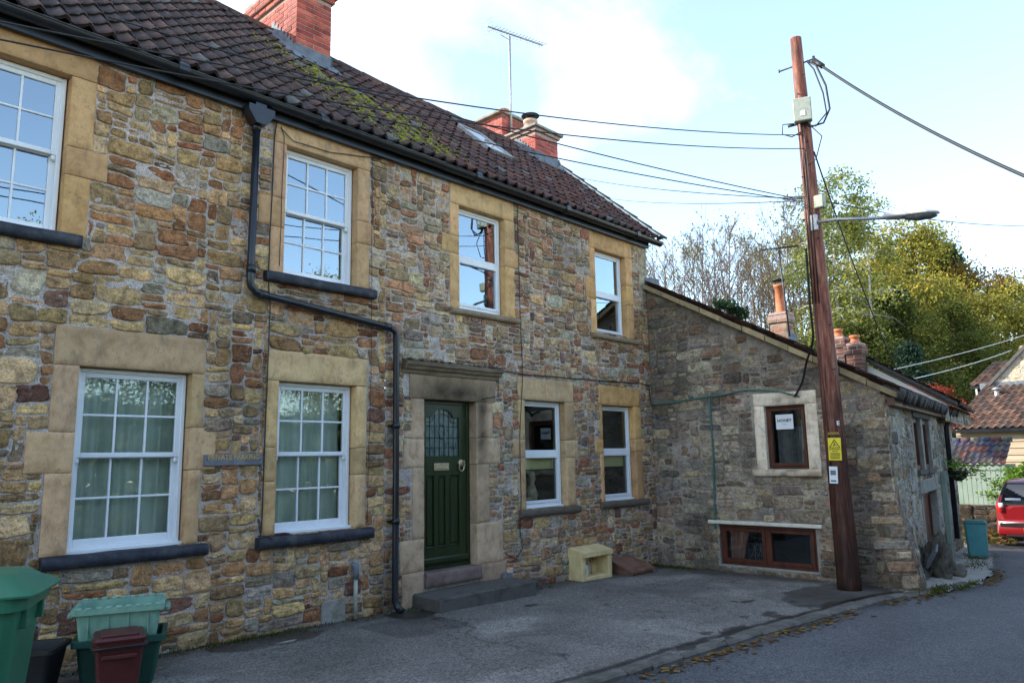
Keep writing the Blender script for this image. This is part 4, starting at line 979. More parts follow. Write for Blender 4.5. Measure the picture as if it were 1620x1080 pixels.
def text(parent,txt,size,T,m_,ext=.0008,bold=0,align='CENTER',name='lettering'):
    cu=bpy.data.curves.new('txt','FONT');cu.body=txt;cu.size=size;cu.extrude=ext;cu.align_x=align;cu.align_y='CENTER';cu.offset=bold;cu.resolution_u=2
    to=bpy.data.objects.new('txt',cu);COL.objects.link(to);dg=bpy.context.evaluated_depsgraph_get();me=bpy.data.meshes.new_from_object(to.evaluated_get(dg))
    bpy.data.objects.remove(to);n=len(me.vertices);v=np.zeros(n*3);me.vertices.foreach_get('co',v);v=v.reshape(-1,3)
    fs=[tuple(p.vertices) for p in me.polygons];mb=MB();mb.add(v,fs,T=T,sm=False);bpy.data.meshes.remove(me);return mb.build(name,m_,parent)
def facing(u,d,v,T=Matrix.Identity(4),tilt=0): return T@Matrix.Translation((u,d,v))@Matrix.Rotation(tilt,4,'Y')@Matrix.Rotation(PI/2,4,'X')
text(pap,'HONEY',.062,facing(2.215,.0665,2.09,TG),M['ink'],bold=.0012)
mb=MB();mb.add(*box(2.19,2.24,.067,.069,2.035,2.039,.0002),T=TG,sm=False);mb.build('dash',M['ink'],pap)
# low window with pink curtain
w=wood_win(TG,GL[0],GL[1],GL[2],GL[3],mull=1.83,w_=.065)
mb=MB();V,F=box(.94,2.68,-.05,.06,.575,.625,.008);mb.add(V,F,T=TG,sm=False);mb.build('white_lintel',M['cream'],w)
curtain(w,GL[0]+.09,GL[0]+.42,-.05,.56,.18,4,.03,TG,'pink_curtain',3,pinch=lambda t:.55+.45*np.abs(t-.15)**.7);curtain(w,GL[1]-.16,GL[1]-.08,-.05,.56,.2,2,.02,TG,'pink_curtain',6)
mb=MB();g0,g1,h0,h1=1.42,1.80,.02,.36;y=.3
for k in range(5):
    u=g0+(g1-g0)*k/4;mb.add(*tube([(u,y,h0),(u,y,h1)],.005,5),T=TG);v=h0+(h1-h0)*k/4;mb.add(*tube([(g0,y,v),(g1,y,v)],.005,5),T=TG)
for k in range(3): mb.add(*tube([(g0+.1*k,y,h0),(g1-.1*(2-k),y,h1)],.004,5),T=TG);mb.add(*tube([(g1-.1*k,y,h0),(g0+.1*(2-k),y,h1)],.004,5),T=TG)
mb.build('iron_grille',M['galv'],w)
# long wall openings
mb=MB();mb.add(*box(1.95,3.82,-.03,.2,2.14,2.28,.01),T=TL,sm=False)
mb.build('dark_lintel',M['door_stone'],cottage)
for i,(x0,x1) in enumerate(((2.02,2.8),(2.98,3.76))):
    mb=MB();frame_bx(mb,x0,x1,1.32,2.13,.05,.13,.07,T=TL);mb.add(*box((x0+x1)/2-.03,(x0+x1)/2+.03,.052,.128,1.38,2.07),T=TL,sm=False);w=mb.build('side_window',M['brownwood'],cottage)
    pane(w,x0+.06,x1-.06,1.37,2.08,.09,TL,'glass_dim');inner_room(w,x0,x1,1.32,2.13,TL,.8,.2)
    mb=MB();frame_bx(mb,x0-.09,x1+.09,1.23,2.22,-.002,.24,.085,T=TL);mb.build('reveal',M['concrete'],w)
    mb=MB();mb.add(*box(x0-.04,x1+.04,-.05,.1,1.25,1.32),T=TL,sm=False);mb.build('window_sill',M['door_stone'],w)
mb=MB();mb.add(*box(2.84,2.95,.01,.2,1.28,2.14),T=TL,sm=False);mb.build('mullion_pier',M['concrete'],cottage)
mb=MB();mb.add(*box(2.0,4.0,-.03,.25,.96,1.17,.01),T=TL,sm=False);mb.build('concrete_lintel',M['concrete'],cottage)
mb=MB();frame_bx(mb,2.25,3.85,-.35,.96,.1,.2,.09,T=TL)
for k in range(4): mb.add(*box(2.36+k*.36,2.36+k*.36+.34,.12,.16,-.3,.87,.006),T=TL,sm=False)
mb.build('cellar_door',M['brownwood'],cottage);inner_room(cottage,2.2,3.85,-.3,.95,TL,.7,.25);mb=MB();frame_bx(mb,2.1,3.98,-.6,1.1,-.01,.27,.14,T=TL);mb.build('reveal',M['concrete'],cottage)
mb=MB();mb.add(*box(4.5,4.62,-.09,.0,-.35,1.25,.01),T=TL,sm=False);mb.build('green_post',M['shedgreen'],cottage)
# rocky foot of the cottage corner and apron
def lump(c,rx,ry,rz,seed,rough=.28,n=22):
    a=np.linspace(0,2*PI,n*2,endpoint=False);b=np.linspace(-.2,PI/2,n);A,B=np.meshgrid(a,b,indexing='ij')
    d=np.stack([np.cos(A)*np.cos(B),np.sin(A)*np.cos(B),np.sin(B)],-1)
    k=1+rough*(fbm(d[...,0]*2,d[...,1]*2,d[...,2]*2,seed,5)*1.1-.5*np.abs(fbm(d[...,0]*4.5,d[...,1]*4.5,d[...,2]*3,seed+8,5)))
    V=d*k[...,None]*[rx,ry,rz]+np.array(c);F=grid(n*2,n);w_=np.array([(n*2-1)*n+j for j in range(n)])
    F2=np.array([((n*2-1)*n+j,j,j+1,(n*2-1)*n+j+1) for j in range(n-1)])
    return V.reshape(-1,3),np.concatenate([F,F2])
p=np.array(TL@Vector((1.55,-.12,0)));g=float(gz(p[0]))
mb=MB();V,F=lump((p[0],p[1],g-.05),.55,.32,.60,3,.75,34);mb.add(V,F);V,F=lump((p[0]+.5,p[1]-.05,g-.08),.45,.3,.22,9,.6);mb.add(V,F)
tag(mb.build('rock_outcrop',mat('dark_mossy_rock',(.035,.03,.026),(.11,.095,.075),9,.9,45,1.,.02,c3=(.15,.14,.09))),'dark rough rock bulging from the foot of the low cottage side wall','rock')
# slate flap on the corner
mb=MB();mb.add(*box(-.09,.09,-.012,.012,-.16,.16),T=TL@TR(.62,-.27,.22,rx=.5,ry=-.5),sm=False);tag(mb.build('slate_slab',M['lead']),'grey slate fixed slanting over a hole low on the cottage corner','slate')
# ================================================================== ground
def ykerb(x): return np.interp(x,[-6,3,4.8,7,8.2,9.3,10,10.9,11.8,13,15,17,20,40],[-3.0,-3.15,-3.28,-3.42,-3.53,-3.62,-3.72,-4.0,-4.15,-4.1,-3.75,-3.3,-2.2,0])
def sheet(name,x0,x1,y0,y1,res,zf,m_,colf=None,keep=None,kind='structure',lab=None):
    nx=int((x1-x0)/res)+1;ny=int((y1-y0)/res)+1;X,Y=np.meshgrid(np.linspace(x0,x1,nx),np.linspace(y0,y1,ny),indexing='ij')
    mb=MB();Z=zf(X,Y);V=np.stack([X,Y,Z],-1).reshape(-1,3);F=grid(nx,ny)
    if keep is not None: c=V[F].mean(1);F=F[keep(c[:,0],c[:,1])]
    mb.add(V,F,0,colf(X,Y).reshape(-1,3) if colf else None);return tag(mb.build(name,m_,root=(x0,y0,0)),lab,kind=kind)
sheet('ground',-60,160,-60,120,2.,lambda X,Y:gz(X)-.30-.0*Y+np.clip(Y-14,0,60)*.12+0*X,M['grass'])
# forecourt with stains
BL=[(6.95,-3.22,.30,.09),(6.72,-3.36,.2,.09),(6.62,-3.1,.1,.05),(7.88,-3.3,.12,.2),(8.0,-3.12,.1,.07),(8.1,-3.42,.2,.05),(8.5,-2.62,.16,.05),(8.35,-2.5,.05,.05),(6.38,-2.6,.09,.03),(7.6,-3.0,.06,.04),(8.8,-3.0,.06,.03),(9.15,-2.9,.05,.03),(5.35,-.3,.26,.2),(6.1,-3.28,.25,.08),(9.0,-3.35,.15,.03),(4.2,-2.0,.05,.03),(7.2,-1.5,.05,.02),(6.6,-.9,.12,.04)]
def fcol(X,Y):
    k=np.ones_like(X);nz_=fbm(X*5,Y*5,1,3,4);nf=fbm(X*13,Y*13,1,8,3)
    for x,y,a,b in BL:
        d=((X-x)/a)**2+((Y-y)/b)**2+1.2*nz_+.5*nf; k=np.minimum(k,1-.72*sstep(1.15,.85,d))
    # patched strip and newer tar round the pole
    patch=(X>4.55)&(X<5.45)&(Y>-1.15+.1*nz_)&(Y<-.42); k=np.where(patch,k*.62,k)
    tar=sstep(.05,-.05,((X-9.7)/1.1)**2+((Y+3.2)/.55)**2-1+.25*nz_);k=k*(1-.55*tar)
    tar=sstep(.05,-.05,((X-3.75)/.55)**2+((Y+.25)/.26)**2-1+.5*nz_);k=k*(1-.6*tar)
    edge=sstep(.5,.05,-Y+.25*nz_)*(.55+.4*nz_);k=k*(1-np.clip(edge,0,.6)) # dirt by the wall
    edge=sstep(.7,.1,10.72-X+.4*nz_)*(.5+.4*nz_);k=k*(1-np.clip(edge,0,.6))
    ks=np.abs(Y-ykerb(X)-.16+.05*nz_);k=k*(1-.8*sstep(.06,.02,ks))
    light=sstep(.1,.45,fbm(X*.9,Y*1.4,5,21));k=k*(1+.55*light)
    cr=np.abs(fbm(X*1.3+2,Y*1.3,9,5,3));k=k*(1-.6*sstep(.014,.004,cr))
    g=sstep(.25,.5,nz_)*sstep(.9,.0,-Y)
    c=np.stack([k,k*(1+.03*g),k*(1-.12*g)],-1);return c
def fz(X,Y): return gz(X)+.012*fbm(X*1.2,Y*1.2,1,2,3)+.006*(Y+3)*.3
sheet('forecourt',-3,10.9,-3.72,.05,.03,lambda X,Y:fz(X,Y),M['forecourt'],fcol,lambda x,y:y>ykerb(x)+.02)
def rcol(X,Y):
    nz_=fbm(X*2,Y*2,1,3,4);k=1-.45*sstep(.35,.0,ykerb(X)-Y+.1*nz_)
    k=k*(1-.2*np.exp(-((Y+5.0+.05*X)/.35)**2))*(1+.2*fbm(X*.4,Y*1.8,1,8))
    return np.stack([k]*3,-1)
def rz_(X,Y): return gz(X)-.03-.012*np.clip(ykerb(X)-Y,0,3)+.008*fbm(X*1.5,Y*1.5,1,12,3)
sheet('road',-12,40,-9.2,1.0,.06,rz_,M['road'],rcol,lambda x,y:(y<ykerb(x)-.05)&((x<22)|(y<-1.9)))
sheet('verge',10.4,40,-4.3,1.6,.06,lambda X,Y:gz(X)-.02+.05*fbm(X*2.5,Y*2.5,1,6,4)+.05*sstep(.0,.5,Y-ykerb(X)),M['concrete'],None,lambda x,y:(y>=ykerb(x)-.08)&(x<21)&((x>11.0)|(y<-3.62)))
sheet('far_bank',-12,60,-30,-9.1,.5,lambda X,Y:gz(X)+.02*(-9.1-Y),M['grass'])
# kerb stones
rg=np.random.RandomState(12);x=1.2;first=True;ks=[]
mb=MB();
while x<11.6:
    L=rg.uniform(.28,.75);xm=x+L/2;ya=float(ykerb(x));yb_=float(ykerb(x+L));an=math.atan2(yb_-ya,L);wd=rg.uniform(.065,.095)
    V,F=box(-L/2+.014,L/2-.014,-wd,wd,-.12,.002,.016);V=np.array(V);V[:,0]+=.03*vn(V[:,0]*9,V[:,1]*9,0,3);V[:,1]+=.02*vn(V[:,0]*6+x,V[:,1]*9,4,3);V[:,2]+=.01*vn(V[:,0]*3,V[:,1]*3,x,3)
    mb.add(V,F,T=TR(xm,(ya+yb_)/2+.02,float(gz(xm))+.004,rz=an,ry=rg.uniform(-.02,.02)),sm=False);x+=L
tag(mb.build('kerb',M['kerb']),kind='structure')
# fallen leaves along the kerb and wall feet
mb=MB();n=1000;X=rg.uniform(5,14,n);off=np.abs(rg.randn(n))*.09
Y=ykerb(X)-.10-off;Z=rz_(X,Y)+.008
sel=rg.rand(n)<.12;Y=np.where(sel,rg.uniform(-.25,-.03,n),Y);X=np.where(sel,rg.uniform(2,10.5,n),X);Z=np.where(sel,fz(X,Y)+.006,Z)
far=rg.rand(n)<.3;X=np.where(far,rg.uniform(13,20,n),X);Y=np.where(far,ykerb(X)+rg.uniform(-.5,.9,n),Y);Z=np.where(far,gz(X)+.06,Z)
keepm=(vn(X*1.2,Y*1.2,0,4)>-.25);X,Y,Z=X[keepm],Y[keepm],Z[keepm];n=len(X)
a=rg.uniform(0,2*PI,n);r=rg.uniform(.012,.03,n);tl=rg.uniform(-.6,.6,n)
def quadleaf(X,Y,Z,a,r,tl):
    ca,sa=np.cos(a),np.sin(a);q=[]
    for u,v in ((-1,-.6),(1,-.6),(1,.6),(-1,.6)): q.append(np.stack([X+r*(u*ca-v*sa),Y+r*(u*sa+v*ca),Z+r*v*.4*tl+r*.15],-1))
    return np.stack(q,1).reshape(-1,3)
C=np.array([(.16,.08,.03),(.22,.13,.04),(.10,.06,.03),(.28,.2,.06)])[rg.randint(0,4,n)]
mb.add(quadleaf(X,Y,Z,a,r,tl),np.arange(n*4).reshape(-1,4),0,np.repeat(C,4,0),sm=False)
tag(mb.build('fallen_leaves',M['leaf'],root=(7,-3.5,0)),'brown autumn leaves gathered along the kerb edge','leaves',kind='stuff')
# green weeds where walls meet the ground
mb=MB();n=2600;rg=np.random.RandomState(5)
pts=[];
for cx_,cy_,sx,sy,w_ in ((3.6,-.1,.9,.06,.2),(5.6,-.12,.3,.05,.06),(10.55,-.25,.1,.4,.2),(9.6,-.12,.5,.06,.1),(10.9,-4.02,.35,.08,.2),(11.6,-4.2,.5,.06,.1),(14.2,-3.55,.6,.25,.22),(15.6,-3.4,.8,.2,.16),(2.2,-.15,.5,.05,.06)):
    k=int(n*w_);pts.append(np.stack([rg.normal(cx_,sx*.6,k),np.clip(rg.normal(cy_,sy*.7,k),-9,-.02),],-1))
P=np.concatenate(pts);n=len(P);h=rg.uniform(.01,.05,n);a=rg.uniform(0,2*PI,n);w_=rg.uniform(.004,.01,n);zz=gz(P[:,0])+.0
dx,dy=np.cos(a)*w_,np.sin(a)*w_;lx,ly=rg.uniform(-.02,.02,n),rg.uniform(-.02,.02,n)
V=np.stack([np.stack([P[:,0]-dx,P[:,1]-dy,zz],-1),np.stack([P[:,0]+dx,P[:,1]+dy,zz],-1),np.stack([P[:,0]+lx,P[:,1]+ly,zz+h],-1)],1).reshape(-1,3)
mb.add(V,np.arange(n*3).reshape(-1,3),0,np.repeat(np.array([(.05,.08,.015),(.08,.11,.02),(.09,.08,.03)])[rg.randint(0,3,n)],3,0),sm=False)
tag(mb.build('weeds',M['leaf'],root=(8,-1,0)),'small weeds and moss along the foot of the walls','weeds',kind='stuff')
# ================================================================== things on and by the terrace
mb=MB();T=TR(3.42,-.02,1.65,ry=-.005)
mb.add(*box(-.285,.285,-.02,.012,-.052,.052,.004),T=T,sm=False);sg=mb.build('wooden_nameplate',M['slate_sign'],root=(3.42,-.02,1.6));tag(sg,'weathered grey sign board reading PRIVATE PARKING screwed to the stone wall','sign')
text(sg,'PRIVATE PARKING',.062,facing(3.42,-.0425,1.672),M['gilt'],bold=.0008)
mb=MB()
for x in (3.16,3.68): mb.add(*lathe([(.006,-.003),(.006,0)],(x,-.042,1.65),8,'y'))
mb.build('screw_head',M['metal_dark'],sg)
# drain fragment by the wall
mb=MB();z=float(gz(3.7));mb.add(*tube([(3.68+.22*t_/8*1.0,-.42-.05*math.sin(PI*t_/8),z+.002+.008*math.sin(PI*t_/8)) for t_ in range(9)],[.003,.006,.009,.011,.012,.011,.009,.006,.003],7));tag(mb.build('pipe_fragment',M['concrete']),'curved pale fragment sunk in the dark patch of ground by the wall','pipe fragment')
# meter box
mb=MB();fx0,fx1,fy0,fy1,fz0,fz1=8.40,9.10,-.25,.02,-.10,.30
for q in ((fx0,fx0+.085,fz0,fz1),(fx1-.085,fx1,fz0,fz1)): mb.add(*box(q[0],q[1],fy0,fy1,q[2],q[3],.012),sm=False)
V,F=prism([(fy0-.02,fz1-.06),(fy0-.02,fz1-.0),(fy1,fz1+.07),(fy1,fz1-.06)],fx0-.005,fx1+.005,'yz');mb.add(V,F,sm=False)
mb.add(*box(fx0+.085,fx1-.085,fy0,fy1,fz0+.002,fz0+.075,.01),sm=False);mb.add(*box(fx0+.08,fx1-.08,-.02,.015,fz0+.07,fz1-.05),sm=False)
mt=mb.build('meter_cupboard',M['grp'],root=(8.7,-.12,-.1));tag(mt,'cream open-fronted meter cupboard low on the house wall beside a brown hatch','meter box')
mb=MB();mb.add(*box(8.5,8.68,-.14,-.04,-.03,.12,.008),sm=False);g_=mb.build('gas_meter',M['white'],mt)
mb=MB();mb.add(*box(8.52,8.62,-.144,-.139,-.01,.07,.001),sm=False);mb.build('meter_window',M['ink'],g_)
mb=MB();mb.add(*tube([(8.80,-.1,.22),(8.80,-.1,-.03)],.008,6));mb.add(*tube([(8.62,-.08,.08),(8.72,-.08,.12),(8.8,-.1,.1)],.008,6));mb.build('meter_pipe',M['galv'],mt)
mb=MB();z=float(gz(9.6));V,F=prism([(-.44,z-.02),(-.44,z+.055),(.0,z+.20),(.0,z-.02)],9.33,9.86,'yz');mb.add(V,F,sm=False)
ml=mb.build('meter_hatch',M['meter_lid'],root=(9.6,-.2,z));tag(ml,'low brown ground box with sloping lid against the house wall corner','meter box')
mb=MB();V,F=prism([(-.475,z+.045),(-.475,z+.075),(.0,z+.225),(.0,z+.195)],9.30,9.89,'yz');mb.add(V,F,sm=False);mb.add(*box(9.5,9.72,-.40,-.25,z+.10,z+.118),sm=False);mb.build('sloping_lid',M['meter_lid'],ml)
mb=MB();mb.add(*lathe([(.02,-.075),(.055,-.06),(.07,-.03),(.055,0),(.02,.01)],(7.52,-.09,-.0),16,'y'));mb.add(*lathe([(.03,-.085),(.03,-.07)],(7.52,-.09,-.0),12,'y'));tag(mb.build('hose_fitting',M['box_green']),'small green round plastic cap on the ground by the doorstep end','hose fitting')
mb=MB();mb.add(*box(-.07,.07,-.03,.03,-.06,.07,.008),T=TR(7.10,-.06,.12,ry=.25),sm=False);tag(mb.build('loose_slate',M['slate_sign']),'small purple slate leaning on the wall at the step edge','slate')
# bins ------------------------------------------------------------------
def taper(w0,d0,w1,d1,h,T,mb,b=.03,wall=0):
    def ring(w,d,z,b):
        P=[]
        for sx,sy,a0 in ((1,1,0),(-1,1,PI/2),(-1,-1,PI),(1,-1,1.5*PI)):
            for k in range(7): a=a0+k*PI/12;P.append((sx*(w/2-b)+b*math.cos(a),sy*(d/2-b)+b*math.sin(a),z))
        return P
    rings=[ring(w0*.96,d0*.96,0,b),ring(w0,d0,.02,b),ring(w1,d1,h,b)]
    if wall: rings+= [ring(w1-wall,d1-wall,h,b*.8),ring(w0-wall,d0-wall,.04,b*.8)]
    n=28;V=sum(rings,[]);F=[(i*n+j,i*n+(j+1)%n,(i+1)*n+(j+1)%n,(i+1)*n+j) for i in range(len(rings)-1) for j in range(n)]
    F.append(tuple(range(n))[::-1]);F.append(tuple((len(rings)-1)*n+j for j in range(n)));mb.add(V,F,T=T,sm=False)
def rim(w,d,z0,z1,T,mb,t=.02,b=.03):
    n=28
    def ring(w,d,z,b):
        P=[]
        for sx,sy,a0 in ((1,1,0),(-1,1,PI/2),(-1,-1,PI),(1,-1,1.5*PI)):
            for k in range(7): a=a0+k*PI/12;P.append((sx*(w/2-b)+b*math.cos(a),sy*(d/2-b)+b*math.sin(a),z))
        return P
    R=[ring(w,d,z0,b),ring(w,d,z1,b),ring(w-2*t,d-2*t,z1,b*.6),ring(w-2*t,d-2*t,z0,b*.6)]
    V=sum(R,[]);F=[(i*n+j,i*n+(j+1)%n,((i+1)%4)*n+(j+1)%n,((i+1)%4)*n+j) for i in range(4) for j in range(n)]
    mb.add(V,F,T=T,sm=False)
# wheelie bin
T=TR(.93,-2.12,float(gz(.9))+.02,rz=math.radians(62))
mb=MB();taper(.46,.52,.56,.68,.93,T,mb,.09)
for sx in (-.15,.15): mb.add(*box(sx-.012,sx+.012,-.36,-.25,.78,.9,.005),T=T,sm=False)
wb=mb.build('wheelie_bin',M['bin_green'],root=(.93,-2.12,0));
tag(wb,'large green wheeled bin with a closed lid beside the smaller boxes','wheelie bin')
mb=MB();rim(.61,.74,.88,.95,T,mb,.03,.1);mb.build('bin_rim',M['bin_green'],wb)
mb=MB() # lid domed
nx=13;X,Y=np.meshgrid(np.linspace(-.32,.32,nx),np.linspace(-.42,.37,nx),indexing='ij');u=np.abs(X/.32);v=np.abs((Y+.02)/.4)
X=X*(1-.06*(np.abs(Y/.4))**6);Y=Y*(1-.06*(np.abs(X/.32))**6);Z=.955+.06*(1-np.maximum(u,v)**4)+.035*sstep(.75,.6,u)*sstep(.8,.65,v);Vt=np.stack([X,Y,Z],-1).reshape(-1,3);Vb=Vt.copy();Vb[:,2]=.945
mb.add(Vt,grid(nx,nx),T=T);mb.add(Vb,grid(nx,nx)[:,::-1],T=T);
ed=[i*nx for i in range(nx)]+[(nx-1)*nx+j for j in range(1,nx)]+[i*nx+nx-1 for i in range(nx-2,-1,-1)]+[j for j in range(nx-2,0,-1)]
E_=np.concatenate([Vb[ed],Vt[ed]]);n=len(ed);mb.add(E_,[(i,(i+1)%n,n+(i+1)%n,n+i) for i in range(n)],T=T,sm=False);mb.build('bin_lid',M['bin_green'],wb)
for sx in (-1,1):
    mb=MB();V,F=tube([(sx*.24,.33,.1),(sx*.3,.33,.1)],.1,20);mb.add(V,F,T=T,sm=False);mb.build('wheel',M['black_box'],wb)
# recycling boxes
z=float(gz(2.3))+.01;an=math.radians(-24)
T=TR(2.29,-.62,z,rz=an);mb=MB();taper(.48,.33,.57,.40,.34,T,mb,.03,.02);bx=mb.build('recycling_box',M['box_green'],root=(2.33,-.62,z));tag(bx,'dark green recycling box carrying a pale green one, behind the maroon caddy','recycling box')
mb=MB();rim(.62,.45,.30,.345,T,mb,.03);mb.build('box_rim',M['box_green'],bx)
T=TR(2.27,-.63,z+.22,rz=an);mb=MB();taper(.49,.32,.56,.39,.34,T,mb,.03,.02)
for k in (-3,-1,1,3):
    mb.add(*box(k*.065-.005,k*.065+.005,-.193,-.18,.14,.29,.002),T=T,sm=False)
bx=mb.build('recycling_box',M['box_teal'],root=(2.31,-.63,z+.22));tag(bx,'pale green empty recycling box stacked inside a dark green one','recycling box')
mb=MB();rim(.61,.44,.305,.345,T,mb,.028);mb.add(*box(-.34,-.30,-.1,.1,.27,.31,.01),T=T,sm=False);mb.add(*box(.30,.34,-.1,.1,.27,.31,.01),T=T,sm=False)
for k in range(-4,5): mb.add(*box(k*.065-.022,k*.065+.022,.19,.222,.335,.362,.006),T=T,sm=False);mb.add(*box(k*.065-.022,k*.065+.022,-.222,-.19,.335,.357,.006),T=T,sm=False)
mb.build('box_rim',M['box_teal'],bx)
z=float(gz(2.2))
T=TR(2.15,-.96,z+.01,rz=math.radians(-18));mb=MB();taper(.25,.27,.31,.34,.38,T,mb,.03);rim(.335,.365,.335,.36,T,mb,.02);mb.add(*box(-.11,.11,-.19,-.165,.27,.30,.008),T=T,sm=False);cd=mb.build('food_caddy',M['caddy'],root=(2.15,-.96,z));tag(cd,'maroon lidded food waste caddy standing in front of the green boxes','food caddy')
mb=MB();taper(.33,.36,.31,.34,.035,T@TR(0,0,.375),mb,.03);mb.add(*box(-.12,.12,-.13,.13,.405,.425,.012),T=T,sm=False);mb.build('caddy_lid',M['caddy'],cd)
mb=MB();mb.add(*tube([(-.17,0,.33),(-.175,-.1,.345),(-.16,-.19,.35),(.16,-.19,.35),(.175,-.1,.345),(.17,0,.33)],.009,7),T=T);mb.build('caddy_handle',M['black_box'],cd)
T=TR(1.66,-.62,z+.01,rz=math.radians(-35));mb=MB();taper(.34,.26,.44,.36,.36,T,mb,.03,.02);bx=mb.build('recycling_box',M['black_box'],root=(1.66,-.62,z));tag(bx,'open black recycling box between the big green bin and the stacked boxes','recycling box')
mb=MB();rim(.47,.39,.33,.36,T,mb,.02);mb.build('box_rim',M['black_box'],bx)
# ================================================================== cables on the walls
def cable(pts,r,label,m_='wire',name='wall_cable',grp='cables clipped to the terrace wall',cat='cable',wob=.004):
    P=np.array(pts,float);Q=[P[0]]
    for a,b in zip(P[:-1],P[1:]):
        n=max(2,int(np.linalg.norm(b-a)/.18))
        for k in range(1,n+1): Q.append(a+(b-a)*k/n+(rs.uniform(-wob,wob,3)*[1,.2,1] if k<n else 0))
    mb=MB();mb.add(*tube(Q,r,6));return tag(mb.build(name,M[m_]),label,cat,grp)
cable([(3.86,-.03,5.22),(3.75,-.03,5.12),(3.73,-.03,4.9),(3.71,-.03,3.5),(3.735,-.045,3.14),(3.735,-.02,1.1),(3.72,-.03,.93),(3.8,-.1,.9)],.006,'thin black cable running down beside the middle sash windows')
cable([(3.8,-.03,5.1),(3.84,-.03,5.0),(3.83,-.03,3.6)],.004,'short thin wire beside the upper sash window stone jamb')
cable([(3.8,-.03,5.08),(3.95,-.035,4.98),(4.4,-.035,4.99),(5.2,-.03,5.14),(7.48,-.03,5.2)],.005,'thin black cable along the top of the wall under the gutter')
cable([(7.46,-.03,5.15),(7.475,-.03,3.5),(7.5,-.03,2.7),(7.42,-.03,1.9),(7.42,-.03,1.0),(7.40,-.02,.7),(7.44,-.02,.45),(7.3,-.03,.33),(7.1,-.03,.42)],.0055,'thin black cable dropping from the gutter past the door to the ground')
cable([(7.02,-.03,2.76),(7.6,-.03,2.74),(9,-.03,2.76),(10.4,-.03,2.79),(10.62,-.03,2.76),(10.66,-.03,2.47)],.008,'black cable running level above the lower casement windows')
cable([(7.02,-.03,2.76),(7.015,-.03,2.42),(6.72,-.025,2.37)],.005,'short black wire bracket from the door hood to the lintel')
cable([(4.97,-.03,5.1),(4.98,-.03,3.9),(5.0,-.02,2.9),(4.96,-.03,1.2),(4.97,-.02,.96)],.003,'hair-thin wire hanging beside the upper sash window stonework')
cable([TG@Vector(p) for p in ((.03,-.03,2.45),(.5,-.03,2.47),(1.2,-.03,2.52),(1.75,-.03,2.57),(2.2,-.04,2.52),(2.5,-.03,2.42))],.013,'green cable running level across the cottage gable wall','green_cable',grp='green cables on the cottage gable',wob=.01)
cable([TG@Vector(p) for p in ((1.08,-.03,2.5),(1.09,-.03,1.6),(1.06,-.03,.66),(1.06,-.05,.5))],.014,'green cable dropping down the cottage gable to the low window','green_cable',grp='green cables on the cottage gable',wob=.006)
# ================================================================== telegraph pole
px,py=10.14,-3.18;gz0=float(gz(px))
mb=MB();n=40;zz=np.linspace(gz0-.1,7.5,n);rr=np.interp(zz,[-.2,.2,3,7.5],[.148,.142,.118,.078]);lean=np.interp(zz,[0,7.5],[0,.11])
V,F=tube(np.stack([np.full(n,px),py+lean*1.0,zz],-1),rr,20);V=np.array(V);V[:,0]+=.004*vn(V[:,2]*2,V[:,1]*20,0,3)
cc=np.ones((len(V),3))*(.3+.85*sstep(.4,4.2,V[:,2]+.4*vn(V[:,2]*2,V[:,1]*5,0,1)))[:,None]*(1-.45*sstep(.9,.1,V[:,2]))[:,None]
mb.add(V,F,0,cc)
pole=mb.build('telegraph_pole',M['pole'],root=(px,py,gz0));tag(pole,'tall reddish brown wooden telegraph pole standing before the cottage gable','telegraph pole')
def pz(z): return np.array([px,py+.11*z/7.5,z])
def pr_(z): return float(np.interp(z,[-.2,.2,3,7.5],[.148,.142,.118,.078]))
mb=MB();c=pz(6.33)+[-.15,-.05,0];mb.add(*box(-.12,.12,-.06,.06,-.17,.17,.012),T=TR(*c,rz=-PI/2+.35),sm=False);jb=mb.build('junction_box',M['galvbox'],pole)
mb=MB();mb.add(*box(-.03,.035,-.066,-.06,-.10,-.03,.001),T=TR(*c,rz=-PI/2+.35),sm=False);mb.build('label_plate',M['paper'],jb)
mb=MB();c=pz(5.0)+[-.06,-.13,0];mb.add(*box(-.065,.065,-.05,.05,-.09,.09,.012),T=TR(*c,rz=-PI/2),sm=False);mb.build('junction_box',M['galvbox'],pole)
mb=MB();c=pz(4.88)+[.02,.13,0];mb.add(*box(-.03,.03,-.04,.04,-.06,.06,.008),T=TR(*c,rz=-PI/2),sm=False);mb.build('terminal_box',M['galvbox'],pole)
mb=MB()
mb.add(*tube([pz(7.1)+[0,.28,0],pz(7.1)+[0,-.22,0]],.012,7));mb.add(*tube([pz(7.1)+[0,-.22,-.03],pz(7.1)+[0,-.22,.04]],.02,7));mb.add(*tube([pz(7.1)+[0,.28,-.02],pz(7.1)+[0,.28,.03]],.01,6))
for z in (6.62,6.9,5.9,5.4,4.5,3.9,3.3,2.7): a_=rs.uniform(2.6,4.6);p=pz(z);d=np.array([math.cos(a_),math.sin(a_),0]);mb.add(*tube([p+d*(pr_(z)-.01),p+d*(pr_(z)+.03)],.009,6))
mb.add(*tube([pz(6.2)+[-.07,.2,0],pz(6.2)+[-.05,.0,0]],.02,8))
mb.build('pole_fittings',M['metal_dark'],pole)
mb=MB()
def off(z,dx,dy): return pz(z)+[dx,dy,0]
mb.add(*tube([off(7.08,-.05,-.15),off(6.95,-.08,-.27),off(6.6,-.1,-.38),off(6.25,-.1,-.40),off(6.08,-.1,-.30),off(6.08,-.1,-.12),off(6.16,-.12,-.05)],.014,7))
mb.add(*tube([off(7.06,-.06,-.15),off(6.9,-.09,-.24),off(6.5,-.12,-.34),off(6.2,-.12,-.36),off(6.06,-.12,-.2),off(6.16,-.13,-.0)],.011,7))
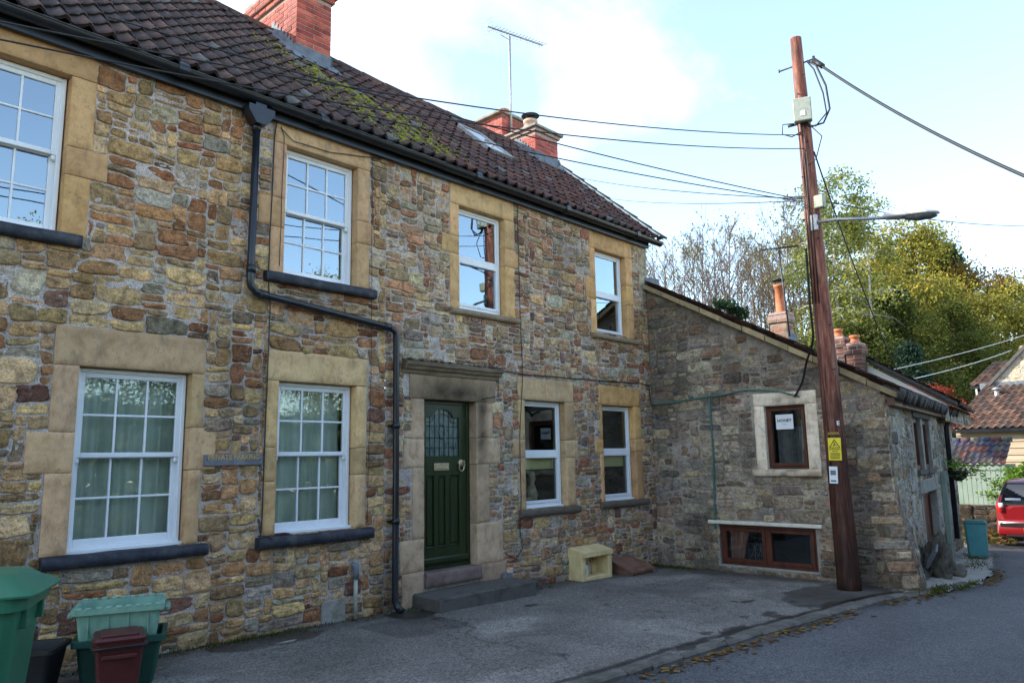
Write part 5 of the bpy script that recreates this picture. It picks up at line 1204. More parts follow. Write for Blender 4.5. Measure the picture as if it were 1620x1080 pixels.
mb.add(*tube([off(6.2,-.1,.1),off(6.24,-.1,.26),off(6.1,-.1,.28),off(6.02,-.1,.15),off(6.05,-.1,.0)],.009,7))
mb.add(*tube([off(6.16,-.12,-.08),off(5.9,-.1,-.26),off(5.6,-.1,-.15),off(5.55,-.1,-.04)],.008,7))
for dy in (.04,.0,-.04): mb.add(*tube([off(6.16,-.13,dy),off(5.5,-.10,dy*.9),off(4.9,-.11,dy+.01),off(3.6,-.125,dy+.03)],.008,6))
mb.add(*tube([off(3.6,-.125,.05),off(1.9,-.13,.03),off(1.3,-.135,.05)],.006,6))
mb.build('pole_wiring',M['wire'],pole)
# street lamp on bracket
lamp=empty('street_lamp',(px,py-.1,4.8),'grey street lamp head on a long bracket arm fixed to the telegraph pole','street lamp')
A=pz(4.72)+[-.08,-.08,0];B=at(1400,345,0,10.05);C_=at(1486,336,0,10.05)
mb=MB();mb.add(*tube([A+[0,.03,0],A+(B-A)*.3+[0,0,.02],B],[.024,.024,.02],8));mb.add(*box(-.05,.05,-.03,.03,-.11,.11),T=TR(*(A+[0,.05,0]),rz=-PI/2),sm=False);mb.build('bracket_arm',M['galv'],lamp)
d=C_-B;L=np.linalg.norm(d);ux=d/L
prof_t=[(0,.035,.05),(.05,.07,.085),(.3,.085,.115),(.6,.075,.125),(.85,.05,.115),(1,.02,.05)]
V=[];ns=12
for t_0,hh_,ww in prof_t:
    c=B+d*(-.03+1.03*t_0)
    for k in range(ns):
        q=2*PI*k/ns;yy=math.sin(q);V.append(c+np.array([ww*math.cos(q),0,0])+np.array([0,0,1])*(hh_*yy if yy>0 else hh_*.35*yy))
F=[(i*ns+j,i*ns+(j+1)%ns,(i+1)*ns+(j+1)%ns,(i+1)*ns+j) for i in range(5) for j in range(ns)]+[tuple(range(ns))[::-1],tuple(5*ns+j for j in range(ns))]
mb=MB();mb.add(V,F);lh_=mb.build('lamp_housing',mat('grey_lamp_plastic',(.45,.46,.47),(.55,.56,.57),8,.5),lamp)
mb=MB();V=[]
for t_0,ww in ((.36,.085),(.6,.1),(.85,.09),(.95,.05)):
    c=B+d*t_0;hz=-.03-.035*math.sin(PI*(t_0-.3)/.7)
    V+= [c+[-ww,0,-.012],c+[-ww*.7,0,hz],c+[ww*.7,0,hz],c+[ww,0,-.012]]
mb.add(V,[(i*4+j,i*4+j+1,(i+1)*4+j+1,(i+1)*4+j) for i in range(3) for j in range(3)]);mb.build('lamp_lens',M['lead'],lamp)
# signs on the pole: fixed on the side facing the camera
dirc=np.array([-1.,-.25]);dirc/=np.linalg.norm(dirc);yawp=math.atan2(dirc[1],dirc[0])+PI/2
def psign(z,w,h,m_,offr=.012,sh=0,rot=0):
    p=pz(z);r=pr_(z)+offr;c=np.array([p[0]+dirc[0]*r,p[1]+dirc[1]*r,z]);c[:2]+=np.array([dirc[1],-dirc[0]])*-sh
    return TR(*c,rz=yawp)@Matrix.Rotation(rot,4,'Y')
T=psign(1.66,.155,.29,None,rot=.02)
def bent(mb,w,h,T,k=2.2,t=.003):
    xs=np.linspace(-w/2,w/2,9);V=[]
    for zz_ in (-h/2,h/2):
        for x in xs: V.append((x,k*x*x,zz_))
    for zz_ in (-h/2,h/2):
        for x in xs: V.append((x,k*x*x+t,zz_))
    F=[(i,i+1,9+i+1,9+i) for i in range(8)]+[(18+i+1,18+i,27+i,27+i+1) for i in range(8)]+[(0,9,27,18),(8,26,35,17)]+[(i+1,i,18+i,18+i+1) for i in range(8)]+[(9+i,10+i,28+i,27+i) for i in range(8)]
    mb.add(V,F,T=T,sm=False)
mb=MB();bent(mb,.155,.29,T,0.5);ws=mb.build('warning_sign',M['yellow'],root=(px-.15,py,1.5));tag(ws,'yellow danger sign with black triangle on the telegraph pole','warning sign')
Tf=T@Matrix.Translation((0,-.0035,0))@Matrix.Rotation(PI/2,4,'X')
mb=MB()
def bar2(p,q,w,T): # flat stroke in sign plane x,z
    p=np.array(p);q=np.array(q);d=q-p;d/=np.linalg.norm(d);n_=np.array([-d[1],d[0]])*w/2
    P=[p-n_,p+n_,q+n_,q-n_];mb.add([(a[0],-.004,a[1]) for a in P]+[(a[0],-.001,a[1]) for a in P],[(0,3,2,1),(4,5,6,7),(0,1,5,4),(1,2,6,5),(2,3,7,6),(3,0,4,7)],T=T,sm=False)
tri=[(-.062,.018),(.062,.018),(0,.122)]
for i in range(3): bar2(tri[i],tri[(i+1)%3],.008,T)
bar2((-.018,.045),(.0,.06),.007,T);bar2((.0,.06),(.022,.05),.007,T);bar2((0,.06),(.006,.085),.007,T);bar2((.006,.085),(-.008,.075),.005,T);bar2((.0,.06),(-.012,.032),.005,T);bar2((.022,.05),(.03,.04),.005,T);bar2((-.004,.098),(-.016,.084),.004,T)
mb.build('warning_symbol',M['ink'],ws)
text(ws,'DANGER OF DEATH',.0155,T@facing(0,-.004,-.005),M['ink'],bold=.0004);text(ws,'KEEP OFF',.0155,T@facing(0,-.004,-.03),M['ink'],bold=.0004)
mb=MB()
for z in (-.055,-.07,-.085,-.105,-.12): bar2((-.06+.01*abs(math.sin(z*300)),z),(.06-.012*abs(math.cos(z*200)),z),.006,T)
mb.build('small_print',M['ink'],ws)
T=psign(1.33,.09,.2,None,sh=-.045,rot=.03);mb=MB();bent(mb,.10,.215,T,1.5);ns_=mb.build('pole_notice',M['paper'],root=(px-.15,py,1.2));tag(ns_,'small white and blue notice below the yellow danger sign on the pole','notice')
mb=MB();mb.add(*box(-.035,.03,-.003,0,.0,.06,.0005),T=T,sm=False);mb.build('printed_picture',M['lead'],ns_)
mb=MB();mb.add(*box(-.035,.03,-.003,0,-.085,-.065,.0005),T=T,sm=False);mb.build('printed_caption',M['green_cable'],ns_)
T=psign(1.86,.15,.03,None);mb=MB();bent(mb,.13,.03,T,.5);yt=mb.build('yellow_tag',mat('faded_yellow_strip',(.35,.22,.03),(.45,.3,.05),20,.6));tag(yt,'narrow faded yellow strip above the danger sign on the pole','sign')
for k in range(7): 
    pass
mb=MB()
for k in range(7): mb.add(*box(-.052+k*.016,-.044+k*.016,-.004,-.001,-.007,.007,.0005),T=T,sm=False)
mb.build('stamped_marks',M['ink'],yt)
text(pole,'E',.075,psign(1.99,.1,.1,None,.006,.07)@facing(.0,-.004,0),M['paper'],bold=.002)
# ================================================================== overhead wires
def wire(a,b,sag,r,label,m_='wire',name='overhead_wire',cat='overhead wire',grp='overhead wires',n=26,extra=None):
    a=np.array(a,float);b=np.array(b,float);t=np.linspace(0,1,n)[:,None];P=a+(b-a)*t;P[:,2]-=(4*sag*t*(1-t))[:,0]
    mb=MB();mb.add(*tube(P,r,6));return tag(mb.build(name,M[m_]),label,cat,grp)
wire(pz(6.0)+[-.1,.0,0],at(-260,-20,1,-1.4),.22,.0065,'upper black service wire from the pole across the front of the terrace')
wire(pz(5.8)+[-.1,.0,0],at(-260,8,1,-1.35),.24,.0065,'second black service wire just below it across the terrace front')
e1=pz(5.12)+[-.02,.12,0]
wire(pz(5.12)+[-.1,.22,.02],(2.0,-.3,5.42),.10,.007,'thin wire from the pole loop slanting to the terrace eaves')
wire(pz(5.10)+[-.1,.20,.0],(4.2,-.25,5.40),.08,.007,'second thin wire from the pole loop to the gutter near the chimney')
wire(e1,at(905,279,1,6.0),.1,.009,'thin wire from the pole passing behind the terrace roof verge')
wire(e1+[0,0,-.03],at(955,313,1,6.0),.1,.008,'lower thin wire from the pole passing behind the roof verge')
mb=MB();q=pz(5.12)
for k in range(3): mb.add(*tube([q+[-.08,.06,0],q+[-.1,.22+.05*k,.03*k],q+[-.1,.36,.0+.03*k],q+[-.1,.2,-.03-.02*k],q+[-.09,.05,-.08*k]],.006,6))
mb.build('tie_wires',M['lead'],pole)
wire(pz(7.1)+[0,-.2,0],at(1700,312,0,8.2),.12,.018,'thick black bundled cable rising away from the pole top')
mb=MB();A=pz(7.1)+[0,-.2,0];B=at(1700,312,0,8.2);mb.add(*tube([A+(B-A)*.01,A+(B-A)*.06+[0,0,-.02]],.038,8));tag(mb.build('cable_clamp',M['wire']),'short thick clamp gripping the bundled cable at the pole top','cable clamp')
wire(pz(5.05)+[0,-.1,0],at(1720,352,0,20),.2,.007,'thin wire crossing the sky behind the street lamp')
wire(pz(5.75)+[0,-.1,0],(16.2,-2.3,3.2),.2,.011,'black wire sloping from the pole down toward the white cottage roof')
wire(at(1405,586,0,17),at(1640,524,0,24),.05,.008,'upper pale wire between the white cottage and the far gable house','white_wire')
wire(at(1440,600,0,17),at(1600,554,0,25.5),.05,.009,'lower pale wire between the white cottage and the far gable house','white_wire')
# slack cable from the pole to the HONEY window
P=[pz(4.4)+[-.05,.12,0],pz(3.6)+[.0,.16,0],pz(3.2)+[.15,.2,-.05],(10.5,-2.72,2.9),(10.62,-2.6,2.62),(10.68,-2.44,2.42)]
P=np.array([np.array(q) for q in P]);t=np.linspace(0,5,30);P=np.stack([np.interp(t,range(6),P[:,k]) for k in range(3)],-1)
for _ in range(4): P[1:-1]=(P[:-2]+P[2:]+2*P[1:-1])/4
mb=MB();mb.add(*tube(P,.016,7));tag(mb.build('drop_cable',M['wire']),'slack black cable looping from the pole to the HONEY window corner','cable')
# cast iron vent pipe behind the terrace corner
p=at(1040,440,1,1.2)
p=np.array([11.25,.95,4.6])
mb=MB();x_,y_=10.98,.42;mb.add(*tube([(x_+.12,y_-.02,4.35),(x_+.03,y_,4.6),(x_,y_,4.75),(x_,y_,5.42)],.05,10));mb.add(*tube([(x_,y_,5.0),(x_,y_,5.12)],.065,10));mb.add(*tube([(x_,y_,5.36),(x_,y_,5.42)],.062,10))
tag(mb.build('soil_pipe',M['black_paint']),'short black vent pipe rising behind the terrace end above the cottage roof','vent pipe')
# ================================================================== chimneys on the cottages behind
BRKD=np.array([(.16,.07,.05),(.12,.06,.05),(.2,.1,.07),(.1,.07,.07)])
def mini_stack(parent,cx,cy,w,d,z0,z1,pal,nm='brick_chimney',mats=None,seed=1):
    mb=MB();brick_stack(mb,cx-w/2,cx+w/2,cy-d/2,cy+d/2,z0,z1-.22,pal,seed=seed);brick_stack(mb,cx-w/2-.035,cx+w/2+.035,cy-d/2-.035,cy+d/2+.035,z1-.22,z1-.07,pal,seed=seed+1)
    mb.add(*box(cx-w/2-.02,cx+w/2+.02,cy-d/2-.02,cy+d/2+.02,z1-.07,z1,.02),mi=1,sm=False)
    return mb.build(nm,mats or BM,parent)
PB=np.array([(.36,.25,.17),(.42,.3,.21),(.40,.17,.11),(.33,.24,.17),(.38,.28,.2)])
c3=mini_stack(cottage,15.35,-.36,.36,.36,3.3,4.55,PB*.85,seed=21)
pot(c3,15.35,-.36,4.55,.62,.10,'terracotta',True)
mb=MB();mb.add(*box(15.12,15.6,-.58,-.55,3.95,4.1),sm=False);mb.build('lead_flashing',M['lead'],c3)
a2=empty('tv_aerial',(15.3,-.55,4.0),'small rooftop aerial beside the pale chimney with the terracotta pot','aerial','roof aerials')
mb=MB();mb.add(*tube([(15.1,-.62,4.0),(15.1,-.52,5.85)],.018,6));mb.build('mast',M['metal_dark'],a2)
yagi(a2,(15.05,-.12,5.93),(15.05,-.95,5.85),9,.1,'metal_dark')
# white rendered cottage beyond
white=empty('white_cottage',(16,-1.5,-.3),'white rendered cottage gable rising behind the low stone cottage','cottage')
X0=15.6;mb=MB();g0=at(1500,640,0,X0);g1=at(1362,572,0,X0);ya,za=float(g0[1]),float(g0[2]);yt=float(g1[1]);sl=float((g1[2]-g0[2])/(g1[1]-g0[1]))
V=[(X0,ya,za-.22),(X0,ya,za),(X0,yt,za+sl*(yt-ya)),(X0,yt+1.4,za),(X0,yt+1.4,za-.3)];mb.add(V,[(4,3,2,1,0)],sm=False)
mb.build('rendered_gable',M['whiterender'],white)
T=Matrix.Translation((X0,ya+.05,0))@Matrix.Rotation(math.radians(7),4,'Z')
mb=MB();rubble(mb,0,4.5,za-.3,za+.02,[],T,55,PALL,None,cw=.09,ch=.05,gap=.02,proud=(0,.012),warp=.02,mres=.08)
mb.build('side_wall',[M['stone'],M['mortar_pale']],white)
for u in ():
    mb=MB();frame_bx(mb,u,u+.45,2.0,2.4,.02,.1,.05,T=T);w=mb.build('small_window',M['white'],white);pane(w,u+.04,u+.41,2.04,2.36,.06,T,'glass_dim');inner_room(w,u,u+.45,2.0,2.4,T,.5,.12)
mb=MB();rg=np.random.RandomState(8)
Pw=np.array([X0-.10,ya-.18,za-.04]);hy=yt-ya+.18;w1=np.array([0,hy,hy*sl]);w2=np.array([4.8*math.cos(.157),4.8*math.sin(.157),0]);wn=np.cross(w2,w1);wn/=np.linalg.norm(wn);K=7;t=np.linspace(-.04,1.04,K)
for r in range(7):
    for i in range(20):
        c=P_red[rg.randint(5)]*rg.uniform(.6,1.3);s0=r/7;s1=(r+1)/7+.02;pf=.03*np.cos(2*PI*t)
        q=lambda s,h:(Pw+w2*((i+t)/20)[:,None]+w1*s+wn*(pf+h)[:,None])
        mb.add(np.concatenate([q(s0,.05),q(s0,.08)]),grid(2,K)[:,::-1],0,c*.6,sm=False);mb.add(np.concatenate([q(s0,.08),q(s1,.05)]),grid(2,K)[:,::-1],0,c)
mb.add([Pw,Pw+w2,Pw+w2+w1,Pw+w1],[(0,1,2,3)],0,(.05,.04,.04),sm=False)
mb.build('tiled_roof',M['tile'],white)
mb=MB();V=[Pw+[0,0,-.0],Pw+w1+[0,0,-.0],Pw+w1+[0,0,.075],Pw+[0,0,.075]];V2=[v+np.array([.1,0,0]) for v in V];mb.add(V+V2,[(0,3,2,1),(4,5,6,7),(0,1,5,4),(3,7,6,2)],0,sm=False);mb.build('verge_board',M['metal_dark'],white)
b0=at(1327,545,0,15.3);b1=at(1354,560,0,15.3)
mb=MB();mb.add(*box(15.0,15.6,float(b1[1])-.2,float(b0[1])+.2,2.95,3.0),sm=False);mb.build('lead_flashing',M['lead'],white)
zt=float(at(1327,534,0,15.3)[2]);s1_=mini_stack(white,15.3,float(b0[1]),.28,.28,2.6,zt,BRKD,seed=31);pot(s1_,15.3,float(b0[1]),zt,.17,.09,'terracotta')
zt=float(at(1354,543,0,15.3)[2]);s2_=mini_stack(white,15.3,float(b1[1]),.28,.28,2.6,zt,BRKD,seed=33);pot(s2_,15.3,float(b1[1]),zt,.16,.09,'terracotta')
# hanging basket
p=np.array(TL@Vector((5.2,-.22,1.25)));hb=empty('hanging_basket',p,'dark hanging basket with pink trailing flowers on the cottage side wall','hanging basket')
mb=MB();mb.add(*lathe([(.04,-.2),(.13,-.14),(.17,-.04),(.175,0),(.15,0)],p,16));mb.build('basket_bowl',M['black_box'],hb)
rg=np.random.RandomState(9);mb=MB();n=520
D=rg.randn(n,3)*[.15,.16,.08]+[.0,-.05,.06];tr_=rg.rand(n)<.25;D[tr_]=D[tr_]*[1.1,1.2,1.]+[.02,-.16,-.14]
C=1.5*np.array([(.09,.18,.03),(.14,.25,.04),(.2,.28,.06)])[rg.randint(0,3,n)];C[rg.rand(n)<.16]=(.5,.06,.25)
Pp=D+p;a=rg.uniform(0,6.28,n);mb.add(quadleaf(Pp[:,0],Pp[:,1],Pp[:,2],a,rg.uniform(.012,.03,n),rg.uniform(-3,3,n)),np.arange(n*4).reshape(-1,4),0,np.repeat(C,4,0),sm=False);mb.build('foliage',M['leaf'],hb)
# teal bin
p=np.array(TL@Vector((5.0,-.42,0)));T=TR(p[0],p[1],float(gz(p[0]))+.03,rz=.15)
mb=MB();taper(.34,.30,.38,.34,.56,T,mb,.05);tb=mb.build('garden_bin',mat('teal_plastic',(.05,.22,.24),(.08,.28,.3),4,.5),root=(p[0],p[1],0));tag(tb,'small teal plastic bin standing by the cottage downpipe','bin')
mb=MB();taper(.40,.36,.34,.30,.06,T@TR(0,0,.56),mb,.05);mb.build('bin_lid',M['green_cable'],tb)
# ================================================================== barn, gable house, shed
barn=empty('barn',(26,-3,-.6),'barn with weathered horizontal boards and a long red tiled roof','barn')
XB=26.0
def atb(px_,py_,x=XB): return at(px_,py_,0,x)
eL,eR=atb(1512,679),atb(1700,672)
ez=(eL[2]);mb=MB();yl=eL[1];yr=-9.5
nb=16
z0=-.9
for k in range(nb):
    a=z0+(ez-z0)*k/nb;b=z0+(ez-z0)*(k+1)/nb;sg_=rs.uniform(-.015,.015)
    mb.add([(XB-.035,yl,a),(XB-.035,yr,a+sg_),(XB,yr,b+.02),(XB,yl,b+.02),(XB+.01,yl,a),(XB+.01,yr,a)],[(0,3,2,1),(0,1,5,4)],sm=False)
mb.build('board_wall',M['plank'],barn)
rise=atb(1560,613,XB+1.9)[2]-ez
def bigroof(parent,x0,x1,y0,y1,y0b,y1b,z0,z1,nm='tiled_roof',seed=1,w=.2,g=.3,pal=None):
    rg=np.random.RandomState(seed);L=math.hypot(x1-x0,z1-z0);nr=int(L/g);nc=int(abs(y1-y0)/w);t=np.linspace(-.04,1.04,7);n_=np.array([-(z1-z0),0,(x1-x0)])/L;mb=MB()
    for r in range(nr):
        for i in range(nc):
            c=pal[rg.randint(len(pal))]*rg.uniform(.7,1.35);pf=.03*np.cos(2*PI*t)
            def q(s,h):
                u=(i+t)/nc;ya_=y0+(y0b-y0)*s;yb_=y1+(y1b-y1)*s
                return np.stack([x0+(x1-x0)*s+0*u,ya_+(yb_-ya_)*u,z0+(z1-z0)*s+0*u],-1)+n_*(pf+h)[:,None]
            s0=r/nr;s1=(r+1)/nr+.01
            mb.add(np.concatenate([q(s0,.03),q(s0,.06)]),grid(2,7),0,c*.5,sm=False);mb.add(np.concatenate([q(s0,.06),q(s1,.03)]),grid(2,7),0,c)
    mb.add([(x0,y0,z0),(x0,y1,z0),(x1,y1b,z1),(x1,y0b,z1)],[(0,1,2,3)],0,(.05,.04,.04),sm=False)
    return mb.build(nm,M['tile'],parent)
PT_=.72*np.array([(.19,.10,.065),(.14,.08,.06),(.23,.125,.08),(.11,.075,.06),(.17,.11,.08)])
tp=at(1560,613,0,XB+2.6)
bigroof(barn,XB-.25,XB+2.6,yl+.12,yr,tp[1],yr,ez-.02,tp[2],seed=2,pal=PT_)
mb=MB();mb.add(*box(XB-.3,XB-.2,yr,yl+.12,ez-.12,ez-.04),sm=False);mb.build('eaves_gutter',M['black_paint'],barn)
q=at(1577,622,0,XB+1.9);mb=MB();mb.add(*tube([q+[0,0,-.35],q+[0,0,.12]],.07,10));mb.add(*lathe([(.13,0),(.13,.03),(.02,.08)],q+[0,0,.12],12));mb.add(*box(q[0]-.3,q[0]+.1,q[1]-.28,q[1]+.28,q[2]-.42,q[2]-.36),sm=False);mb.build('roof_vent',M['galv'],barn)
gh=empty('gable_house',(30,-4,-.6),'tall pale stone gable house rising above the barn roof','house')
XG=XB+2.75
A=at(1556,622,0,XG);B=at(1650,522,0,XG)
slp=(B[2]-A[2])/(A[1]-B[1])
mb=MB();TGH=Matrix.Translation((XG,A[1],0))@Matrix.Rotation(-PI/2,4,'Z')
rubble(mb,0,5.0,1.5,8.0,[],TGH,61,np.array([(.52,.42,.27),(.45,.36,.25),(.55,.47,.34),(.4,.29,.18)]),None,cw=.11,ch=.06,gap=.02,proud=(0,.012),warp=.04,top=lambda u:A[2]+.02+slp*np.asarray(u),mres=.1)
mb.build('stone_gable',[M['stone'],M['mortar_pale']],gh)
mb=MB();V=[(XG-.12,A[1]+.25,A[2]-slp*.25),(XG-.12,A[1]-5,A[2]+slp*5),(XG-.12,A[1]-5,A[2]+slp*5+.14),(XG-.12,A[1]+.25,A[2]-slp*.25+.14)];V+=[(x+.4,y,z) for x,y,z in V];mb.add(V,[(0,1,2,3),(7,6,5,4),(3,2,6,7),(1,0,4,5)],sm=False);mb.build('verge_board',M['door_stone'],gh)
XH=XG+.3
q0=at(1535,611,0,XH);q1=at(1575,573,0,XH+1.6)
yl_,yr_=q0[1],A[1]-2.0
bigroof(gh,XH,XH+1.6,yl_,yr_,q1[1],yr_,q0[2],q1[2],seed=4,pal=PT_*.8)
mb=MB();mb.add(*box(XH+.2,XH+.35,yr_,yl_-.1,-.5,q0[2]-.02),sm=False);mb.build('rendered_wall',M['whiterender'],gh)
mb=MB();mb.add(*tube([(XH+.1,yl_-.22,q0[2]-.05),(XH+.1,yl_-.22,q0[2]-1.6)],.05,8));mb.add(*box(XH-.06,XH+.04,yr_,yl_,q0[2]-.1,q0[2]-.03),sm=False);mb.build('downpipe',M['black_paint'],gh)
mb=MB();mb.add([(XG-.02,tp[1]+.2,tp[2]-.05),(XG-.02,yr,tp[2]-.05),(XG-.02,yr,tp[2]+.16),(XG-.02,tp[1]+.2,tp[2]+.16)],[(0,1,2,3)],sm=False);mb.build('lead_flashing',M['lead'],gh)
# shed
XS_=23.2
s_tl,s_tr,s_el,s_er,s_bl=at(1503,699,0,XS_+1.0),at(1588,698,0,XS_+1.0),at(1503,734,0,XS_),at(1591,733,0,XS_),at(1508,797,0,XS_)
shed=empty('shed',(XS_,-2,-.2),'sage green boarded shed with mixed blue and red roof tiles','shed')
mb=MB();yL,yR=s_el[1]+.1,s_er[1]+.02;zb,ze=s_bl[2],s_el[2]
nbd=12
for k in range(nbd): a=yR+(yL-yR)*k/nbd;mb.add(*box(XS_+.0,XS_+.03,a+.002,a+(yL-yR)/nbd-.002,zb,ze-.14,.006),sm=False)
mb.add(*box(XS_+.03,XS_+1.4,yR,yL,zb,ze-.02),sm=False);mb.add(*box(XS_-.03,XS_+.0,yR,yL,ze-.16,ze-.02),sm=False);mb.build('board_front',M['shedgreen'],shed)
PS=.75*np.array([(.055,.065,.10),(.075,.06,.08),(.085,.055,.06),(.16,.06,.045),(.1,.1,.08),(.08,.06,.11)])
rg=np.random.RandomState(6);mb=MB();nc,nr=9,4
for r in range(nr):
    for i in range(nc):
        c=PS[rg.randint(6)]*rg.uniform(.8,1.2)
        if i==0: c=PS[0]*1.2
        t=np.linspace(0,1,6);pf=.025*np.cos(2*PI*t)
        def q(s,h):
            u=(i+t)/nc;return np.stack([XS_-.1+1.15*s+0*u,yL+.05+(yR-yL-.1)*u,ze+(s_tl[2]-ze)*s+pf+h],-1)
        s0=r/nr;s1=(r+1)/nr+.02;mb.add(np.concatenate([q(s0,.0),q(s0,.05)]),grid(2,6),0,c*.5,sm=False);mb.add(np.concatenate([q(s0,.05),q(s1,.02)]),grid(2,6),0,c)
mb.build('tiled_roof',M['tile'],shed)
mb=MB()
for k in range(6): a=yL+.05+(yR-yL-.1)*k/6;b=yL+.05+(yR-yL-.1)*(k+1)/6+.01;mb.add(*tube([(XS_+1.08,a,s_tl[2]+.04),(XS_+1.08,b,s_tl[2]+.04)],.085,10),col=(PS[(k*2)%6]*1.3 if k!=4 else PS[3]))
mb.build('ridge_tile_course',M['tile'],shed)
mb=MB();T=Matrix.Translation((XS_-.05,yL+.35,0))@Matrix.Rotation(-PI/2,4,'Z');rubble(mb,0,4.2,-.75,zb+.01,[],T,71,PALA*.3,None,cw=.1,ch=.06,gap=.02,proud=(.0,.03),warp=.05,mres=.1,dark=lambda u,v:.35+0*u)
mb.add(*box(0,4.2,.02,.4,-.75,zb),T=T,mi=1,col=(.3,.3,.3),sm=False)
tag(mb.build('retaining_wall',[M['stone'],M['mortar_grimy']]),'dark mossy stone retaining wall below the green shed','wall')
# wire fence panel by the barn
mb=MB();f0,f1=at(1592,742,0,24.2),at(1660,742,0,24.2);zt=f0[2];zb_=at(1592,790,0,24.2)[2]-.5
for k in range(16): y_=f0[1]+(f1[1]-f0[1])*k/15;mb.add(*tube([(24.2,y_,zb_),(24.2,y_,zt)],.008,4))
for k in range(7): z_=zb_+(zt-zb_)*k/6;mb.add(*tube([(24.2,f0[1],z_),(24.2,f1[1],z_)],.007,4))
tag(mb.build('mesh_fence',M['metal_dark']),'dark wire mesh fence panel in front of the barn boards','fence')
# ================================================================== red hatchback, rear towards the camera
XC=19.4;cg=float(gz(XC+2))+.02
ycl=at(1571,800,0,XC)[1]-.0;W=1.60;yc=ycl-W/2
car=empty('parked_car',(XC+1.7,yc,cg),'small red hatchback parked with its tail towards the camera','car')
m_,t_,o_=nt('red_car_paint');pp_=pbsdf(t_,o_,(.2,.005,.009),.28,0,None,.5);pp_.inputs['Coat Weight'].default_value=.8;pp_.inputs['Coat Roughness'].default_value=.05;RED=m_
m_,t_,o_=nt('car_glass');pbsdf(t_,o_,(.015,.02,.025),.04,0,None,1.);CGL=m_
m_,t_,o_=nt('tail_lamp_plastic');pbsdf(t_,o_,(.5,.02,.02),.15,0,None,.8);TLM=m_
m_,t_,o_=nt('clear_lamp_plastic');pbsdf(t_,o_,(.6,.55,.55),.12,0,None,.8);CLM=m_
# body loft along length: station (x, half width low, half width belt, half width roof, z belt, z roof, z sill)
ST=[(0.00,.60,.70,.50,.86,.88,.34),(.04,.74,.76,.56,.88,.98,.26),(.16,.79,.79,.59,.90,1.26,.20),(.34,.80,.80,.60,.91,1.41,.19),(.9,.80,.80,.62,.91,1.46,.18),(1.7,.80,.80,.61,.90,1.45,.18),(2.2,.80,.80,.58,.89,1.36,.18),(2.75,.80,.78,.60,.90,.98,.18),(3.1,.78,.75,.60,.85,.88,.19),(3.35,.68,.68,.5,.70,.74,.24),(3.43,.5,.55,.4,.55,.6,.32)]
V=[];cs=16
for (x,wl,wb_,wr,zb2,zr,zs) in ST:
    pts=[(wl*.9,zs),(wl,zs+.09),(wl*1.0,(zs+zb2)/2-.03),(wb_,zb2-.04),(wb_*.985,zb2+.01),((wb_+wr)/2,(zb2+zr)/2),(wr*1.03,zr-.07),(wr*.86,zr-.015),(wr*.35,zr)]
    full=pts+[(-a,b) for a,b in pts[::-1]]
    for a,b in full: V.append((XC+x,yc+a,cg+b))
n=18;F=[];mi=[]
FB=[];FG=[]
for i in range(len(ST)-1):
    for j in range(n):
        f=(i*n+j,i*n+(j+1)%n,(i+1)*n+(j+1)%n,(i+1)*n+j)
        jj=j if j<9 else 17-j-0
        side=(j in(4,5)) or (j in (11,12))
        if side and 2<=i<=6: FG.append(f)
        elif i==6 and 4<=j<=12: FG.append(f)
        else: FB.append(f)
body=MB();body.add(V,FB);body.add(V,FG,mi=1);body.add(V[:n],[tuple(range(n))],sm=False);body.add(V[-n:],[tuple(range(n))[::-1]],sm=False)
bo=body.build('body',[RED,CGL],car)
def stp(y,z,off_=.012):  # rear surface position by height
    x=np.interp(z,[.2,.34,.86,.88,.98,1.26,1.41],[.06,.0,.0,.02,.06,.17,.33]);return (XC+x-off_,yc+y,cg+z)
def rearpatch(yz,thick=.01,off_=.014):
    V=[stp(y,z,off_) for y,z in yz]+[stp(y,z,off_-thick*2) for y,z in yz];n=len(yz);return V,[tuple(range(n))]+[tuple(range(n,2*n))[::-1]]+[((i+1)%n,i,n+i,n+(i+1)%n) for i in range(n)]
mb=MB();
zs=[.93,1.05,1.2,1.34];wz_=[.66,.63,.58,.52];L_=[(w_,z_) for w_,z_ in zip(wz_,zs)];R2=[(-w_,z_) for w_,z_ in zip(wz_,zs)]
V=[stp(y,z,.03) for y,z in L_]+[stp(y,z,.03) for y,z in R2];mb.add(V,[(i,4+i,5+i,i+1) for i in range(3)]+[]);rw=mb.build('rear_window',CGL,car)
mb=MB();V=[stp(y*1.09,z+(.03 if k==3 else (-.03 if k==0 else 0)),.02) for k,(y,z) in enumerate(L_)]+[stp(y*1.09,z+(.03 if k==3 else (-.03 if k==0 else 0)),.02) for k,(y,z) in enumerate(R2)];mb.add(V,[(i,4+i,5+i,i+1) for i in range(3)]);mb.build('window_rubber',M['black_box'],rw)
mb=MB();mb.add(*rearpatch([(.57,1.0),(.28,1.0),(.28,1.05),(.57,1.05)],.002,.034));mb.build('window_sticker',M['paper'],rw)
for s_ in (1,-1):
    mb=MB();mb.add(*rearpatch([(s_*.70,.76),(s_*.60,.74),(s_*.57,.9),(s_*.62,1.12),(s_*.68,1.10),(s_*.755,.9)][::s_],.03,.03));tl=mb.build('tail_lamp',TLM,car)
    mb=MB();mb.add(*rearpatch([(s_*.69,.86),(s_*.60,.85),(s_*.61,.95),(s_*.70,.95)][::s_],.01,.04));mb.build('reversing_lamp',CLM,tl)
mb=MB();mb.add(*box(XC-.07,XC+.12,yc-.76,yc+.76,cg+.26,cg+.60,.05));bp=mb.build('rear_bumper',RED,car)
mb=MB();mb.add(*box(XC-.085,XC+.05,yc-.7,yc+.7,cg+.44,cg+.54,.02),sm=False);mb.add(*box(XC-.075,XC+.05,yc-.6,yc+.6,cg+.23,cg+.29,.02),sm=False);mb.build('bumper_strip',M['black_box'],bp)
